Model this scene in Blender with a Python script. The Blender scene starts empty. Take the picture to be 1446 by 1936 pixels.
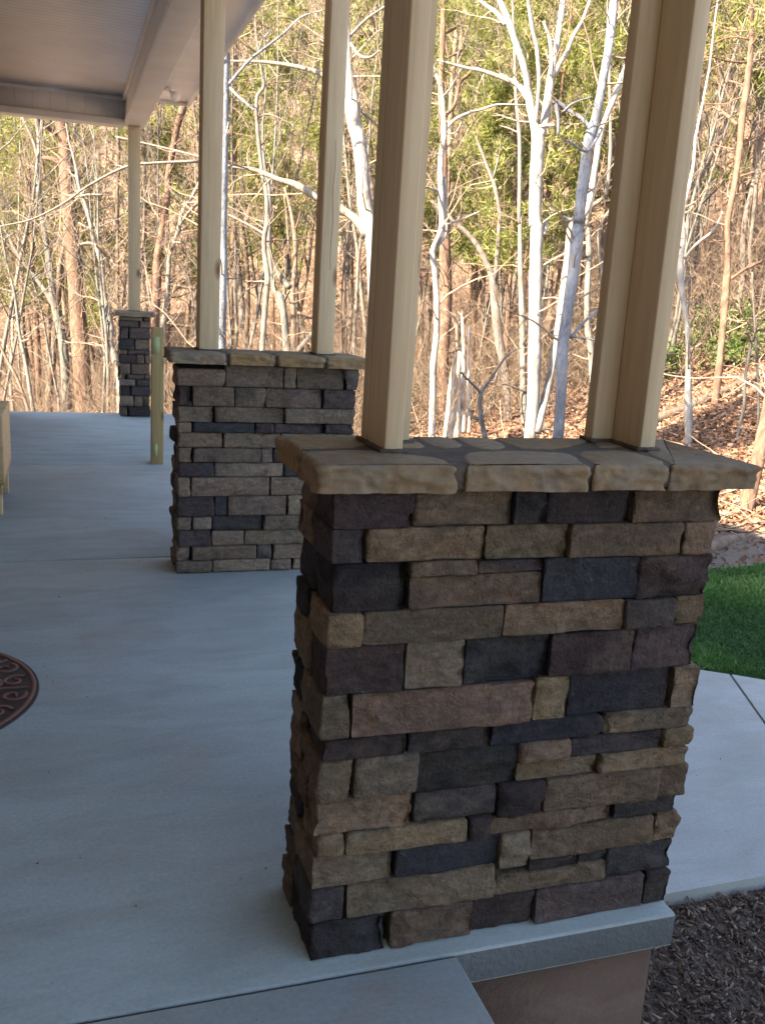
import bpy, math, random
import numpy as np
from mathutils import Vector, Matrix

# ------------------------------------------------------------------ camera, sky, sun, exposure
scene = bpy.context.scene
COL = scene.collection
CAM_POS = np.array([0.0, 0.0, 1.35])
FPX = 1759.22                      # focal length in pixels of the 1446 x 1936 photograph
YAW, PITCH, ROLL = 0.3302, 0.2280, 0.0606
_f = np.array([math.sin(YAW) * math.cos(PITCH), math.cos(YAW) * math.cos(PITCH), -math.sin(PITCH)])
_r = np.array([math.cos(YAW), -math.sin(YAW), 0.0])
_u = np.cross(_r, _f)
_c, _s = math.cos(ROLL), math.sin(ROLL)
CAM_R = np.array([_c * _r + _s * _u, -_s * _r + _c * _u, _f])
cam_data = bpy.data.cameras.new('camera')
cam = bpy.data.objects.new('camera', cam_data)
COL.objects.link(cam)
cam_data.sensor_fit = 'VERTICAL'
cam_data.sensor_height = 24.0
cam_data.sensor_width = 18.0
cam_data.lens = 24.0 * FPX / 1936.0
cam_data.clip_start = 0.05
cam_data.clip_end = 2000.0
cam_data.dof.use_dof = True
cam_data.dof.focus_distance = 2.2
cam_data.dof.aperture_fstop = 14.0
m = Matrix.Identity(4)
for i in range(3):
    m[i][0], m[i][1], m[i][2], m[i][3] = CAM_R[0][i], CAM_R[1][i], -CAM_R[2][i], CAM_POS[i]
cam.matrix_world = m
scene.camera = cam

SUN_EL, SUN_AZ = math.radians(40), math.atan2(-0.95, -0.30)      # azimuth from +Y towards +X, where the sun stands
SUN_DIR = Vector((math.sin(SUN_AZ) * math.cos(SUN_EL), math.cos(SUN_AZ) * math.cos(SUN_EL), math.sin(SUN_EL)))
world = bpy.data.worlds.new('World')
scene.world = world
world.use_nodes = True
wn = world.node_tree
wn.nodes.clear()
sky = wn.nodes.new('ShaderNodeTexSky')
sky.sky_type = 'NISHITA'
sky.sun_disc = False
sky.sun_elevation = SUN_EL
sky.sun_rotation = SUN_AZ
sky.air_density, sky.dust_density, sky.ozone_density = 1.0, 1.6, 1.0
bg = wn.nodes.new('ShaderNodeBackground')
bg.inputs['Strength'].default_value = 0.088
wo = wn.nodes.new('ShaderNodeOutputWorld')
wn.links.new(sky.outputs[0], bg.inputs['Color'])
wn.links.new(bg.outputs[0], wo.inputs['Surface'])
sun_data = bpy.data.lights.new('sun', 'SUN')
sun_data.energy = 5.0
sun_data.angle = math.radians(0.5)
sun_data.color = (1.0, 0.86, 0.67)
sun = bpy.data.objects.new('sun', sun_data)
COL.objects.link(sun)
sun.rotation_euler = SUN_DIR.to_track_quat('Z', 'Y').to_euler()
scene.view_settings.view_transform = 'Standard'
scene.view_settings.look = 'None'
scene.view_settings.exposure = 2.95
scene.view_settings.gamma = 1.0
scene.render.engine = 'CYCLES'
scene.cycles.max_bounces = 6
scene.cycles.diffuse_bounces = 4
scene.cycles.use_denoising = True

# ------------------------------------------------------------------ numbers: noise, pixels, terrain
RNG = np.random.default_rng(7)

def _hash(ix, iy, iz, seed):
    h = (ix * 374761393 + iy * 668265263 + iz * 2147483647 + seed * 1274126177) & 0xFFFFFFFF
    h = ((h ^ (h >> 13)) * 1274126177) & 0xFFFFFFFF
    h = ((h ^ (h >> 16)) * 2246822519) & 0xFFFFFFFF
    return ((h ^ (h >> 15)) & 0xFFFFFF) / float(0xFFFFFF)

def vnoise(p, seed=0):
    """value noise in -1..1 at the rows of p"""
    p = np.asarray(p, float)
    i = np.floor(p).astype(np.int64)
    f = p - i
    f = f * f * (3 - 2 * f)
    out = 0
    for dx in (0, 1):
        wx = f[:, 0] if dx else 1 - f[:, 0]
        for dy in (0, 1):
            wy = f[:, 1] if dy else 1 - f[:, 1]
            for dz in (0, 1):
                wz = f[:, 2] if dz else 1 - f[:, 2]
                out = out + wx * wy * wz * _hash(i[:, 0] + dx, i[:, 1] + dy, i[:, 2] + dz, seed)
    return out * 2 - 1

def fbm(p, seed=0, oct=3):
    a, s, o = 1.0, 1.0, 0.0
    for k in range(oct):
        o = o + a * vnoise(np.asarray(p) * s, seed + k * 17)
        a *= 0.5
        s *= 2.03
    return o

def ray(x, y):
    return CAM_R.T @ np.array([(x - 723.0) / FPX, -(y - 968.0) / FPX, 1.0])

def sstep(a, b, x):
    t = np.clip((np.asarray(x, float) - a) / (b - a), 0, 1)
    return t * t * (3 - 2 * t)

CU = np.array([math.cos(YAW), -math.sin(YAW)])      # ground directions: sideways and away from the porch corner
CV = np.array([math.sin(YAW), math.cos(YAW)])

def terrain(X, Y):
    X, Y = np.asarray(X, float), np.asarray(Y, float)
    u = X * CU[0] + Y * CU[1]
    v = X * CV[0] + Y * CV[1]
    p = np.stack([X * 0.16, Y * 0.16, X * 0], -1).reshape(-1, 3)
    bump = fbm(p, 3, 3).reshape(X.shape) * 0.16
    uu = np.clip(u, -14, 40)
    slope = -1.55 + 0.2 * uu + 0.17 * np.maximum(uu - 3.0, 0) + bump
    slope = slope + 0.05 * np.maximum(uu - 3.0, 0) * sstep(12, 30, v)
    slope = slope * (1 - 0.75 * sstep(45, 110, v))
    hill = 0.365 * np.maximum(v - 31, 0) * sstep(25, 60, v)
    hmax = 50 + 5 * np.sin(u * 0.045 + 1.9) + 4 * sstep(5, -60, u) * 1.5 + 3.0 * fbm(np.stack([u * .03, v * .03, u * 0], -1).reshape(-1, 3), 11, 2).reshape(X.shape)
    hmax = hmax - 29.0 * np.exp(-((u - 33) / 13.0) ** 2) - 22.0 * np.exp(-((u - 63) / 12.0) ** 2)
    hill = np.where(hill > hmax, hmax + (hill - hmax) * 0.05, hill)
    hill = hill + fbm(np.stack([u * .05, v * .05, u * 0], -1).reshape(-1, 3), 5, 2).reshape(X.shape) * 1.6 * sstep(36, 70, v)
    t = sstep(7.2, 12.5, v)
    flat = -0.47 - 0.0 * u
    return flat * (1 - t) + (slope + hill) * t

def ground_hit(px, py):
    d = ray(px, py)
    lo = 5.0
    for t in np.arange(5.0, 80.0, 0.1):
        P = CAM_POS + d * t
        if P[2] <= float(terrain(np.array([P[0]]), np.array([P[1]]))[0]):
            return P, t
    return CAM_POS + d * 30, 30.0

# ------------------------------------------------------------------ materials
class N:
    """a small builder for procedural materials"""
    def __init__(self, name):
        self.m = bpy.data.materials.new(name)
        self.m.use_nodes = True
        self.t = self.m.node_tree
        self.b = self.t.nodes['Principled BSDF']
        self.b.inputs['Roughness'].default_value = 0.85
        if 'Specular IOR Level' in self.b.inputs:
            self.b.inputs['Specular IOR Level'].default_value = 0.25
    def n(self, kind, **kw):
        nd = self.t.nodes.new(kind)
        for k, v in kw.items():
            if k in nd.inputs: nd.inputs[k].default_value = v
            else: setattr(nd, k, v)
        return nd
    def l(self, a, b): self.t.links.new(a, b)
    def coord(self, scale=(1, 1, 1), kind='Object'):
        tc = self.n('ShaderNodeTexCoord')
        mp = self.n('ShaderNodeMapping')
        mp.inputs['Scale'].default_value = scale
        self.l(tc.outputs[kind], mp.inputs['Vector'])
        return mp.outputs[0]
    def noise(self, vec, scale, detail=4, rough=0.55, dist=0.0):
        nd = self.n('ShaderNodeTexNoise')
        nd.inputs['Scale'].default_value = scale
        nd.inputs['Detail'].default_value = detail
        nd.inputs['Roughness'].default_value = rough
        nd.inputs['Distortion'].default_value = dist
        if vec is not None: self.l(vec, nd.inputs['Vector'])
        return nd.outputs['Fac']
    def vor(self, vec, scale, out='Distance', feature='F1', rand=1.0):
        nd = self.n('ShaderNodeTexVoronoi')
        nd.feature = feature
        nd.inputs['Scale'].default_value = scale
        nd.inputs['Randomness'].default_value = rand
        if vec is not None: self.l(vec, nd.inputs['Vector'])
        return nd.outputs[out]
    def ramp(self, fac, stops):
        nd = self.n('ShaderNodeValToRGB')
        e = nd.color_ramp.elements
        while len(e) > 1: e.remove(e[0])
        for k, (p, c) in enumerate(stops):
            el = e[0] if k == 0 else e.new(p)
            el.position = p
            el.color = (c[0], c[1], c[2], 1) if not isinstance(c, (int, float)) else (c, c, c, 1)
        self.l(fac, nd.inputs[0])
        return nd.outputs[0]
    def mix(self, fac, a, b, mode='MIX'):
        nd = self.n('ShaderNodeMix')
        nd.data_type = 'RGBA'
        nd.blend_type = mode
        for s, v in ((nd.inputs[0], fac), (nd.inputs[6], a), (nd.inputs[7], b)):
            if isinstance(v, (int, float)): s.default_value = v
            elif isinstance(v, tuple): s.default_value = (v[0], v[1], v[2], 1)
            else: self.l(v, s)
        return nd.outputs[2]
    def math(self, op, a, b=0.0):
        nd = self.n('ShaderNodeMath', operation=op)
        for s, v in ((nd.inputs[0], a), (nd.inputs[1], b)):
            if isinstance(v, (int, float)): s.default_value = v
            else: self.l(v, s)
        return nd.outputs[0]
    def attr(self, name='Col'):
        nd = self.n('ShaderNodeAttribute')
        nd.attribute_name = name
        return nd.outputs['Color']
    def objrand(self):
        return self.n('ShaderNodeObjectInfo').outputs['Random']
    def bump(self, h, strength=0.4, dist=0.01):
        nd = self.n('ShaderNodeBump')
        nd.inputs['Strength'].default_value = strength
        nd.inputs['Distance'].default_value = dist
        self.l(h, nd.inputs['Height'])
        self.l(nd.outputs[0], self.b.inputs['Normal'])
    def color(self, c, rough=None):
        if isinstance(c, tuple): self.b.inputs['Base Color'].default_value = (c[0], c[1], c[2], 1)
        else: self.l(c, self.b.inputs['Base Color'])
        if rough is not None: self.b.inputs['Roughness'].default_value = rough
        return self.m

def m_stone():
    k = N('split_face_stone')
    v = k.coord()
    base = k.attr()
    n1 = k.noise(v, 9, 6, 0.65, 0.6)
    n2 = k.noise(v, 60, 5, 0.7)
    n3 = k.noise(k.coord((1, 1, 2.6)), 16, 5, 0.6, 1.2)
    c = k.mix(k.ramp(n1, [(0.3, 0.0), (0.72, 0.8)]), base, k.mix(1.0, base, (1.22, 1.03, 0.84), 'MULTIPLY'))
    c = k.mix(k.ramp(n3, [(0.42, 0.75), (0.62, 0.0)]), c, k.mix(1.0, c, (0.62, 0.62, 0.68), 'MULTIPLY'))
    c = k.mix(1.0, c, k.ramp(n2, [(0.25, 0.62), (0.75, 1.35)]), 'MULTIPLY')
    c = k.mix(k.ramp(k.noise(v, 38, 6, 0.75, 0.4), [(0.62, 0.0), (0.74, 0.5)]), c, (0.30, 0.28, 0.25))
    h = k.math('ADD', k.noise(v, 28, 6, 0.7), k.math('MULTIPLY', k.noise(v, 140, 4, 0.7), 0.45))
    k.bump(h, 1.0, 0.022)
    return k.color(c, 0.88)

def m_cap():
    k = N('cap_flagstone')
    v = k.coord()
    base = k.attr()
    n1 = k.noise(v, 7, 5, 0.6, 0.8)
    n2 = k.noise(v, 45, 6, 0.7)
    c = k.mix(k.ramp(n1, [(0.4, 0.0), (0.66, 0.85)]), base, k.mix(1.0, base, (1.12, 0.93, 0.68), 'MULTIPLY'))
    c = k.mix(k.ramp(k.noise(v, 14, 5, 0.6, 1.0), [(0.52, 0.0), (0.7, 0.6)]), c, k.mix(1.0, base, (0.75, 0.85, 1.0), 'MULTIPLY'))
    c = k.mix(1.0, c, k.ramp(n2, [(0.25, 0.68), (0.75, 1.28)]), 'MULTIPLY')
    h = k.math('ADD', k.noise(v, 32, 6, 0.68), k.math('MULTIPLY', k.noise(v, 150, 3), 0.3))
    k.bump(h, 0.5, 0.005)
    return k.color(c, 0.8)

def m_mortar(name, c0, c1):
    k = N(name)
    v = k.coord()
    c = k.ramp(k.noise(v, 30, 6, 0.7), [(0.3, c0), (0.7, c1)])
    k.bump(k.noise(v, 110, 4, 0.7), 0.6, 0.004)
    return k.color(c, 0.95)

def m_concrete(name, base, warm=0.5, broom=True):
    k = N(name)
    v = k.coord(kind='Object')
    big = k.noise(v, 0.9, 5, 0.6, 0.4)
    mid = k.noise(k.coord((2.2, 7, 1) if broom else (5, 5, 9)), 1.2, 6, 0.65, 0.5)
    fine = k.noise(v, 90, 4, 0.7)
    b = base
    c = k.ramp(big, [(0.3, (b[0] * .80, b[1] * .80, b[2] * .80)), (0.7, (b[0] * 1.12, b[1] * 1.12, b[2] * 1.12))])
    c = k.mix(k.ramp(mid, [(0.42, 0.0), (0.70, 0.6)]), c, (b[0] * .72, b[1] * .69, b[2] * .64))
    c = k.mix(k.ramp(k.noise(v, 2.3, 4, 0.6, 0.9), [(0.56, 0.0), (0.72, warm * 0.55)]), c, (0.33, 0.25, 0.17))
    c = k.mix(1.0, c, k.ramp(fine, [(0.2, 0.84), (0.8, 1.13)]), 'MULTIPLY')
    sp = k.vor(v, 17)
    c = k.mix(k.ramp(sp, [(0.018, 0.6), (0.04, 0.0)]), c, (0.09, 0.075, 0.06))
    h = k.noise(k.coord((6, 120, 6)), 1.6, 4, 0.6) if broom else k.noise(v, 60, 4)
    k.bump(k.math('ADD', h, k.math('MULTIPLY', fine, 0.7)), 0.28 if broom else 0.7, 0.003 if broom else 0.008)
    return k.color(c, 0.8)

def m_wood(name, c0, c1, knot, grain=(26, 26, 1.4), dirt=0.0):
    k = N(name)
    v = k.coord(grain)
    rnd = k.objrand()
    off = k.n('ShaderNodeVectorMath', operation='ADD')
    k.l(v, off.inputs[0])
    cmb = k.n('ShaderNodeCombineXYZ')
    k.l(k.math('MULTIPLY', rnd, 40.0), cmb.inputs[2])
    k.l(cmb.outputs[0], off.inputs[1])
    g = k.noise(off.outputs[0], 2.0, 6, 0.6, 0.7)
    c = k.ramp(g, [(0.25, c0), (0.5, tuple((a + b) / 2 for a, b in zip(c0, c1))), (0.75, c1)])
    kv = k.vor(k.coord((6.0, 6.0, 2.6)), 1.15)
    c = k.mix(k.ramp(kv, [(0.09, 0.9), (0.19, 0.0)]), c, knot)
    c = k.mix(k.ramp(k.noise(k.coord((3, 3, .7)), 2.1, 4), [(0.5, 0.0), (0.75, 0.35)]), c, tuple(x * .72 for x in c0))
    c = k.mix(1.0, c, k.ramp(rnd, [(0.0, 0.80), (1.0, 1.12)]), 'MULTIPLY')
    k.bump(g, 0.15, 0.002)
    return k.color(c, 0.7)

def m_paint(name, c, rough=0.5, lines=None, seamdark=0.5):
    k = N(name)
    v = k.coord()
    col = k.mix(1.0, c, k.ramp(k.noise(v, 3.0, 5, 0.6), [(0.25, 0.9), (0.75, 1.06)]), 'MULTIPLY')
    col = k.mix(k.ramp(k.noise(k.coord((1.5, 1.5, 6)), 2.0, 6, .7), [(0.58, 0.0), (0.8, 0.18)]), col, tuple(x * .6 for x in c))
    if lines:                                  # tongue-and-groove seams: (axis, seams per metre)
        tc = k.n('ShaderNodeTexCoord')
        sp = k.n('ShaderNodeSeparateXYZ')
        k.l(tc.outputs['Object'], sp.inputs[0])
        fr = k.math('FRACT', k.math('MULTIPLY', sp.outputs[lines[0]], lines[1]))
        seam = k.ramp(fr, [(0.0, 0.0), (0.06, 1.0), (0.94, 1.0), (1.0, 0.0)])
        col = k.mix(k.math('SUBTRACT', 1.0, seam), col, tuple(x * seamdark for x in c))
        k.bump(seam, 0.5, 0.003)
    else:
        k.bump(k.noise(v, 40, 3), 0.06, 0.002)
    return k.color(col, rough)

def m_bark(name, light, dark, patch, scale=(14, 14, 3.0), bump=0.7, patch_amt=0.5, vary=0.25):
    k = N(name)
    v = k.coord(scale, 'Object')
    n = k.noise(v, 1.2, 6, 0.65, 0.5)
    c = k.ramp(n, [(0.28, dark), (0.5, tuple((a + b) * .5 for a, b in zip(light, dark))), (0.66, light)])
    pn = k.noise(k.coord((2.2, 2.2, 1.3)), 1.0, 5, 0.6, 0.4)
    c = k.mix(k.ramp(pn, [(0.46, 0.0), (0.62, patch_amt)]), c, patch)
    c = k.mix(1.0, c, k.ramp(k.objrand(), [(0.0, 1 - vary), (1.0, 1 + vary)]), 'MULTIPLY')
    k.bump(n, bump, 0.03)
    return k.color(c, 0.92)

def m_leafy(name, stops, rough=0.6, trans=0.25):
    k = N(name)
    a = k.attr()
    sep = k.n('ShaderNodeSeparateColor')
    k.l(a, sep.inputs[0])
    c = k.ramp(sep.outputs[0], stops)
    k.color(c, rough)
    if trans:
        tr = k.n('ShaderNodeBsdfTranslucent')
        k.l(c, tr.inputs['Color'])
        mx = k.n('ShaderNodeMixShader')
        mx.inputs[0].default_value = trans
        out = k.t.nodes['Material Output']
        k.l(k.b.outputs[0], mx.inputs[1])
        k.l(tr.outputs[0], mx.inputs[2])
        k.l(mx.outputs[0], out.inputs['Surface'])
    return k.m

def m_ground():
    k = N('leaf_litter_ground')
    v = k.coord()
    leaf = k.vor(v, 13, 'Color')
    sp = k.n('ShaderNodeSeparateColor')
    k.l(leaf, sp.inputs[0])
    c = k.ramp(sp.outputs[0], [(0.0, (0.055, 0.032, 0.022)), (0.3, (0.125, 0.07, 0.045)), (0.6, (0.20, 0.118, 0.075)), (0.85, (0.26, 0.17, 0.115)), (1.0, (0.32, 0.23, 0.165))])
    edge = k.vor(v, 13, 'Distance', 'DISTANCE_TO_EDGE')
    c = k.mix(k.ramp(edge, [(0.0, 0.8), (0.1, 0.0)]), c, (0.06, 0.035, 0.02))
    c = k.mix(k.ramp(k.noise(v, 0.5, 6, 0.65, 0.5), [(0.5, 0.0), (0.66, 0.6)]), c, (0.10, 0.066, 0.05))
    c = k.mix(k.ramp(k.noise(v, 0.11, 5, 0.6), [(0.45, 0.0), (0.65, 0.35)]), c, (0.33, 0.23, 0.165))
    k.bump(k.math('ADD', leaf, k.math('MULTIPLY', k.noise(v, 3, 6), 1.5)), 0.8, 0.05)
    return k.color(c, 0.9)

def m_soil(name, stops, scale=26):
    k = N(name)
    v = k.coord()
    a = k.vor(v, scale, 'Color')
    sp = k.n('ShaderNodeSeparateColor')
    k.l(a, sp.inputs[0])
    c = k.ramp(sp.outputs[0], stops)
    c = k.mix(k.ramp(k.noise(v, 2.2, 5, 0.6), [(0.4, 0.0), (0.7, 0.55)]), c, stops[1][1])
    k.bump(k.math('ADD', a, k.noise(v, 12, 6, 0.7)), 0.9, 0.03)
    return k.color(c, 0.95)

MAT = {
    'stone': m_stone(), 'cap': m_cap(),
    'mortar': m_mortar('grey_mortar', (0.018, 0.015, 0.014), (0.04, 0.033, 0.028)),
    'capmortar': m_mortar('brown_cap_mortar', (0.07, 0.056, 0.043), (0.135, 0.108, 0.083)),
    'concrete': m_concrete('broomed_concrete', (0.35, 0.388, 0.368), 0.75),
    'walk': m_concrete('walkway_concrete', (0.39, 0.385, 0.35), 0.5),
    'foundation': m_concrete('stained_foundation', (0.15, 0.092, 0.064), 0.5, False),
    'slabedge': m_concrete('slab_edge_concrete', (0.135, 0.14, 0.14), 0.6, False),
    'pine_post': m_wood('raw_pine', (0.52, 0.395, 0.235), (0.655, 0.53, 0.335), (0.15, 0.07, 0.035)),
    'treated': m_wood('treated_pine', (0.30, 0.21, 0.085), (0.42, 0.32, 0.15), (0.14, 0.08, 0.03)),
    'tag': m_paint('pale_green_stamp', (0.36, 0.40, 0.20), 0.7),
    'crate': m_wood('pale_box_wood', (0.50, 0.36, 0.19), (0.62, 0.47, 0.28), (0.2, 0.1, 0.05), (1.2, 1.2, 26)),
    'white': m_paint('white_trim_paint', (0.76, 0.78, 0.78), 0.5),
    'bead': m_paint('beadboard_paint', (0.80, 0.84, 0.87), 0.5, (1, 13.0)),
    'panel': m_paint('header_panel_paint', (0.82, 0.83, 0.84), 0.5, (0, 6.5), 0.86),
    'siding': m_paint('lap_siding_paint', (0.34, 0.28, 0.22), 0.6, (2, 7.5)),
    'shingle': m_soil('asphalt_shingle', [(0.0, (0.05, 0.045, 0.04)), (0.5, (0.09, 0.08, 0.07)), (1.0, (0.14, 0.12, 0.11))], 12),
    'door': m_paint('dark_door_paint', (0.10, 0.05, 0.035), 0.35),
    'metal': m_paint('brushed_metal', (0.45, 0.42, 0.38), 0.3),
    'rubber': m_paint('black_rubber', (0.022, 0.020, 0.022), 0.55),
    'copper': m_paint('worn_copper_rubber', (0.13, 0.055, 0.042), 0.5),
    'lampwhite': m_paint('lamp_white', (0.75, 0.75, 0.75), 0.35),
    'ground': m_ground(),
    'lawn': m_soil('lawn_soil', [(0.0, (0.015, 0.035, 0.01)), (0.5, (0.025, 0.06, 0.015)), (1.0, (0.04, 0.085, 0.02))], 40),
    'mulch': m_soil('mulch_soil', [(0.0, (0.055, 0.037, 0.027)), (0.5, (0.12, 0.082, 0.06)), (1.0, (0.19, 0.14, 0.105))], 55),
    'dirt': m_soil('bare_dirt', [(0.0, (0.095, 0.077, 0.06)), (0.5, (0.13, 0.105, 0.082)), (1.0, (0.18, 0.145, 0.115))], 70),
    'chips': m_leafy('mulch_chips', [(0.0, (0.07, 0.046, 0.031)), (0.4, (0.175, 0.118, 0.08)), (0.7, (0.29, 0.205, 0.145)), (0.88, (0.26, 0.2, 0.165)), (1.0, (0.42, 0.37, 0.33))], 0.8, 0),
    'leaves': m_leafy('dead_leaves', [(0.0, (0.07, 0.036, 0.022)), (0.4, (0.17, 0.088, 0.05)), (0.75, (0.27, 0.155, 0.092)), (1.0, (0.38, 0.27, 0.19))], 0.7, 0.12),
    'grass': m_leafy('lawn_grass', [(0.0, (0.04, 0.10, 0.022)), (0.5, (0.09, 0.205, 0.04)), (0.8, (0.17, 0.29, 0.075)), (1.0, (0.36, 0.36, 0.16))], 0.5, 0.2),
    'needles': m_leafy('pine_needles', [(0.0, (0.065, 0.08, 0.03)), (0.5, (0.165, 0.178, 0.048)), (1.0, (0.31, 0.31, 0.095))], 0.5, 0.5),
    'laurel': m_leafy('laurel_leaves', [(0.0, (0.02, 0.045, 0.01)), (0.5, (0.06, 0.10, 0.02)), (1.0, (0.17, 0.21, 0.05))], 0.4, 0.2),
    'white_bark': m_bark('pale_bark', (0.36, 0.33, 0.29), (0.11, 0.097, 0.085), (0.25, 0.23, 0.21), (7, 7, 3), 0.8, 0.6, 0.08),
    'pale_bark': m_bark('pale_grey_bark', (0.24, 0.21, 0.17), (0.09, 0.077, 0.062), (0.17, 0.163, 0.135), (12, 12, 3), 0.7, 0.5),
    'grey_bark': m_bark('grey_bark', (0.16, 0.142, 0.122), (0.05, 0.044, 0.037), (0.125, 0.13, 0.11), (14, 14, 3), 0.8, 0.6),
    'dark_bark': m_bark('dark_bark', (0.15, 0.12, 0.10), (0.045, 0.036, 0.03), (0.13, 0.125, 0.11), (14, 14, 3), 0.8, 0.5),
    'shade_blue_bark': m_bark('shaded_lichen_bark', (0.225, 0.23, 0.245), (0.08, 0.083, 0.095), (0.30, 0.305, 0.315), (24, 24, 9), 0.9, 0.6, 0.1),  # grey lichen bark, darkened towards blue in place of cast shade
    'tan_bark': m_bark('tan_bark', (0.21, 0.15, 0.105), (0.075, 0.052, 0.038), (0.16, 0.13, 0.105), (13, 13, 3), 0.7, 0.5),
    'pine_bark': m_bark('pine_bark', (0.20, 0.118, 0.076), (0.055, 0.032, 0.023), (0.14, 0.092, 0.07), (10, 10, 3.6), 1.0, 0.4, 0.15),
    'snag_bark': m_bark('dead_snag_wood', (0.66, 0.52, 0.37), (0.16, 0.09, 0.05), (0.72, 0.66, 0.58), (11, 11, 1.5), 0.9, 0.5, 0.05),
    'twig': m_bark('twig_bark', (0.29, 0.21, 0.145), (0.14, 0.095, 0.066), (0.33, 0.255, 0.185), (3, 3, 3), 0.2, 0.5, 0.35),
    'far_wood': m_bark('far_tree_bark', (0.29, 0.215, 0.165), (0.14, 0.10, 0.078), (0.33, 0.25, 0.2), (.4, .4, .4), 0.1, 0.6, 0.0),
}

# ------------------------------------------------------------------ mesh builders
def mk(name, V, faces, mat, parent=None, cols=None, smooth=False, mats=None, fmat=None):
    """link one mesh object from vertices and a list of equal-size face arrays"""
    me = bpy.data.meshes.new(name)
    V = np.asarray(V, np.float32)
    me.vertices.add(len(V))
    me.vertices.foreach_set('co', V.ravel())
    fl = [np.asarray(f, np.int32) for f in faces if len(f)]
    loops = np.concatenate([f.ravel() for f in fl])
    sizes = np.concatenate([np.full(len(f), f.shape[1], np.int32) for f in fl])
    starts = np.concatenate([[0], np.cumsum(sizes)[:-1]]).astype(np.int32)
    me.loops.add(len(loops))
    me.loops.foreach_set('vertex_index', loops)
    me.polygons.add(len(sizes))
    me.polygons.foreach_set('loop_start', starts)
    if smooth: me.polygons.foreach_set('use_smooth', np.ones(len(sizes), bool))
    for mm in (mats or [mat]): me.materials.append(mm)
    if fmat is not None: me.polygons.foreach_set('material_index', np.asarray(fmat, np.int32))
    if cols is not None:
        ca = me.color_attributes.new('Col', 'FLOAT_COLOR', 'POINT')
        c4 = np.ones((len(V), 4), np.float32)
        c4[:, :3] = cols
        ca.data.foreach_set('color', c4.ravel())
    me.update(calc_edges=True)
    me.validate()
    o = bpy.data.objects.new(name, me)
    COL.objects.link(o)
    if parent is not None: o.parent = parent
    return o

class MB:
    """collects pieces into ONE mesh"""
    def __init__(self): self.V, self.Q, self.T, self.C, self.G, self.n = [], [], [], [], [], 0
    def add(self, V, Q=None, T=None, col=None, G=None):
        V = np.asarray(V, float).reshape(-1, 3)
        self.V.append(V)
        if Q is not None and len(Q): self.Q.append(np.asarray(Q, int) + self.n)
        if T is not None and len(T): self.T.append(np.asarray(T, int) + self.n)
        if G is not None: self.G.append(np.asarray(G, int)[None, :] + self.n)
        if col is not None: self.C.append(np.broadcast_to(np.asarray(col, float), (len(V), 3)))
        self.n += len(V)
        return self
    def box(self, lo, hi, bev=0.0, col=None):
        lo, hi = np.array(lo, float), np.array(hi, float)
        b = min(bev, *(0.45 * (hi - lo)))
        if b <= 0:
            V = np.array([[(lo, hi)[i][0], (lo, hi)[j][1], (lo, hi)[k][2]] for i in (0, 1) for j in (0, 1) for k in (0, 1)])
            Q = [[0, 1, 3, 2], [4, 6, 7, 5], [0, 4, 5, 1], [2, 3, 7, 6], [0, 2, 6, 4], [1, 5, 7, 3]]
            return self.add(V, Q, col=col)
        V, F = block(lo, hi, (3, 3, 3))
        inner = np.clip(V, lo + b, hi - b)
        g = [np.array([lo[a], lo[a] + b, hi[a] - b, hi[a]]) for a in range(3)]
        idx = np.rint((V - lo) / (hi - lo) * 3).astype(int)
        P = np.stack([g[a][idx[:, a]] for a in range(3)], -1)
        inner = np.clip(P, lo + b, hi - b)
        d = P - inner
        nrm = np.linalg.norm(d, axis=1, keepdims=True)
        k = (np.abs(d) > 1e-9).sum(1, keepdims=True)
        P = np.where(k > 1, inner + d / np.maximum(nrm, 1e-9) * b * np.where(k == 2, 1.2, 1.3) * 0.8, P)
        return self.add(P, F, col=col)
    def tube(self, pts, rad, sides=8, col=None, cap=True):
        P = np.asarray(pts, float)[None]
        R = np.broadcast_to(np.asarray(rad, float), (len(pts),))[None]
        V, Q = tubes(P, R, sides)
        self.add(V, Q, col=col)
        if cap:
            n = len(V)
            base = self.n - n
            self.G += [np.arange(base, base + sides)[::-1][None], np.arange(base + n - sides, base + n)[None]]
        return self
    def build(self, name, mat, parent=None, smooth=False):
        fs = []
        if self.Q: fs.append(np.concatenate(self.Q))
        if self.T: fs.append(np.concatenate(self.T))
        fs += self.G
        return mk(name, np.concatenate(self.V), fs, mat, parent, np.concatenate(self.C) if self.C else None, smooth)

def block(lo, hi, n):
    """surface lattice of a box: vertices and outward quads"""
    nx, ny, nz = n
    idx = -np.ones((nx + 1, ny + 1, nz + 1), int)
    I, J, K = np.meshgrid(np.arange(nx + 1), np.arange(ny + 1), np.arange(nz + 1), indexing='ij')
    surf = (I == 0) | (I == nx) | (J == 0) | (J == ny) | (K == 0) | (K == nz)
    idx[surf] = np.arange(surf.sum())
    V = np.stack([I[surf] / nx, J[surf] / ny, K[surf] / nz], -1) * (np.array(hi) - np.array(lo)) + np.array(lo)
    Q = []
    def face(a, flip):
        q = np.stack([a[:-1, :-1], a[1:, :-1], a[1:, 1:], a[:-1, 1:]], -1).reshape(-1, 4)
        Q.append(q[:, ::-1] if flip else q)
    face(idx[0], True); face(idx[nx], False)
    face(idx[:, 0], False); face(idx[:, ny], True)
    face(idx[:, :, 0], True); face(idx[:, :, nz], False)
    return V, np.concatenate(Q)

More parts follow.
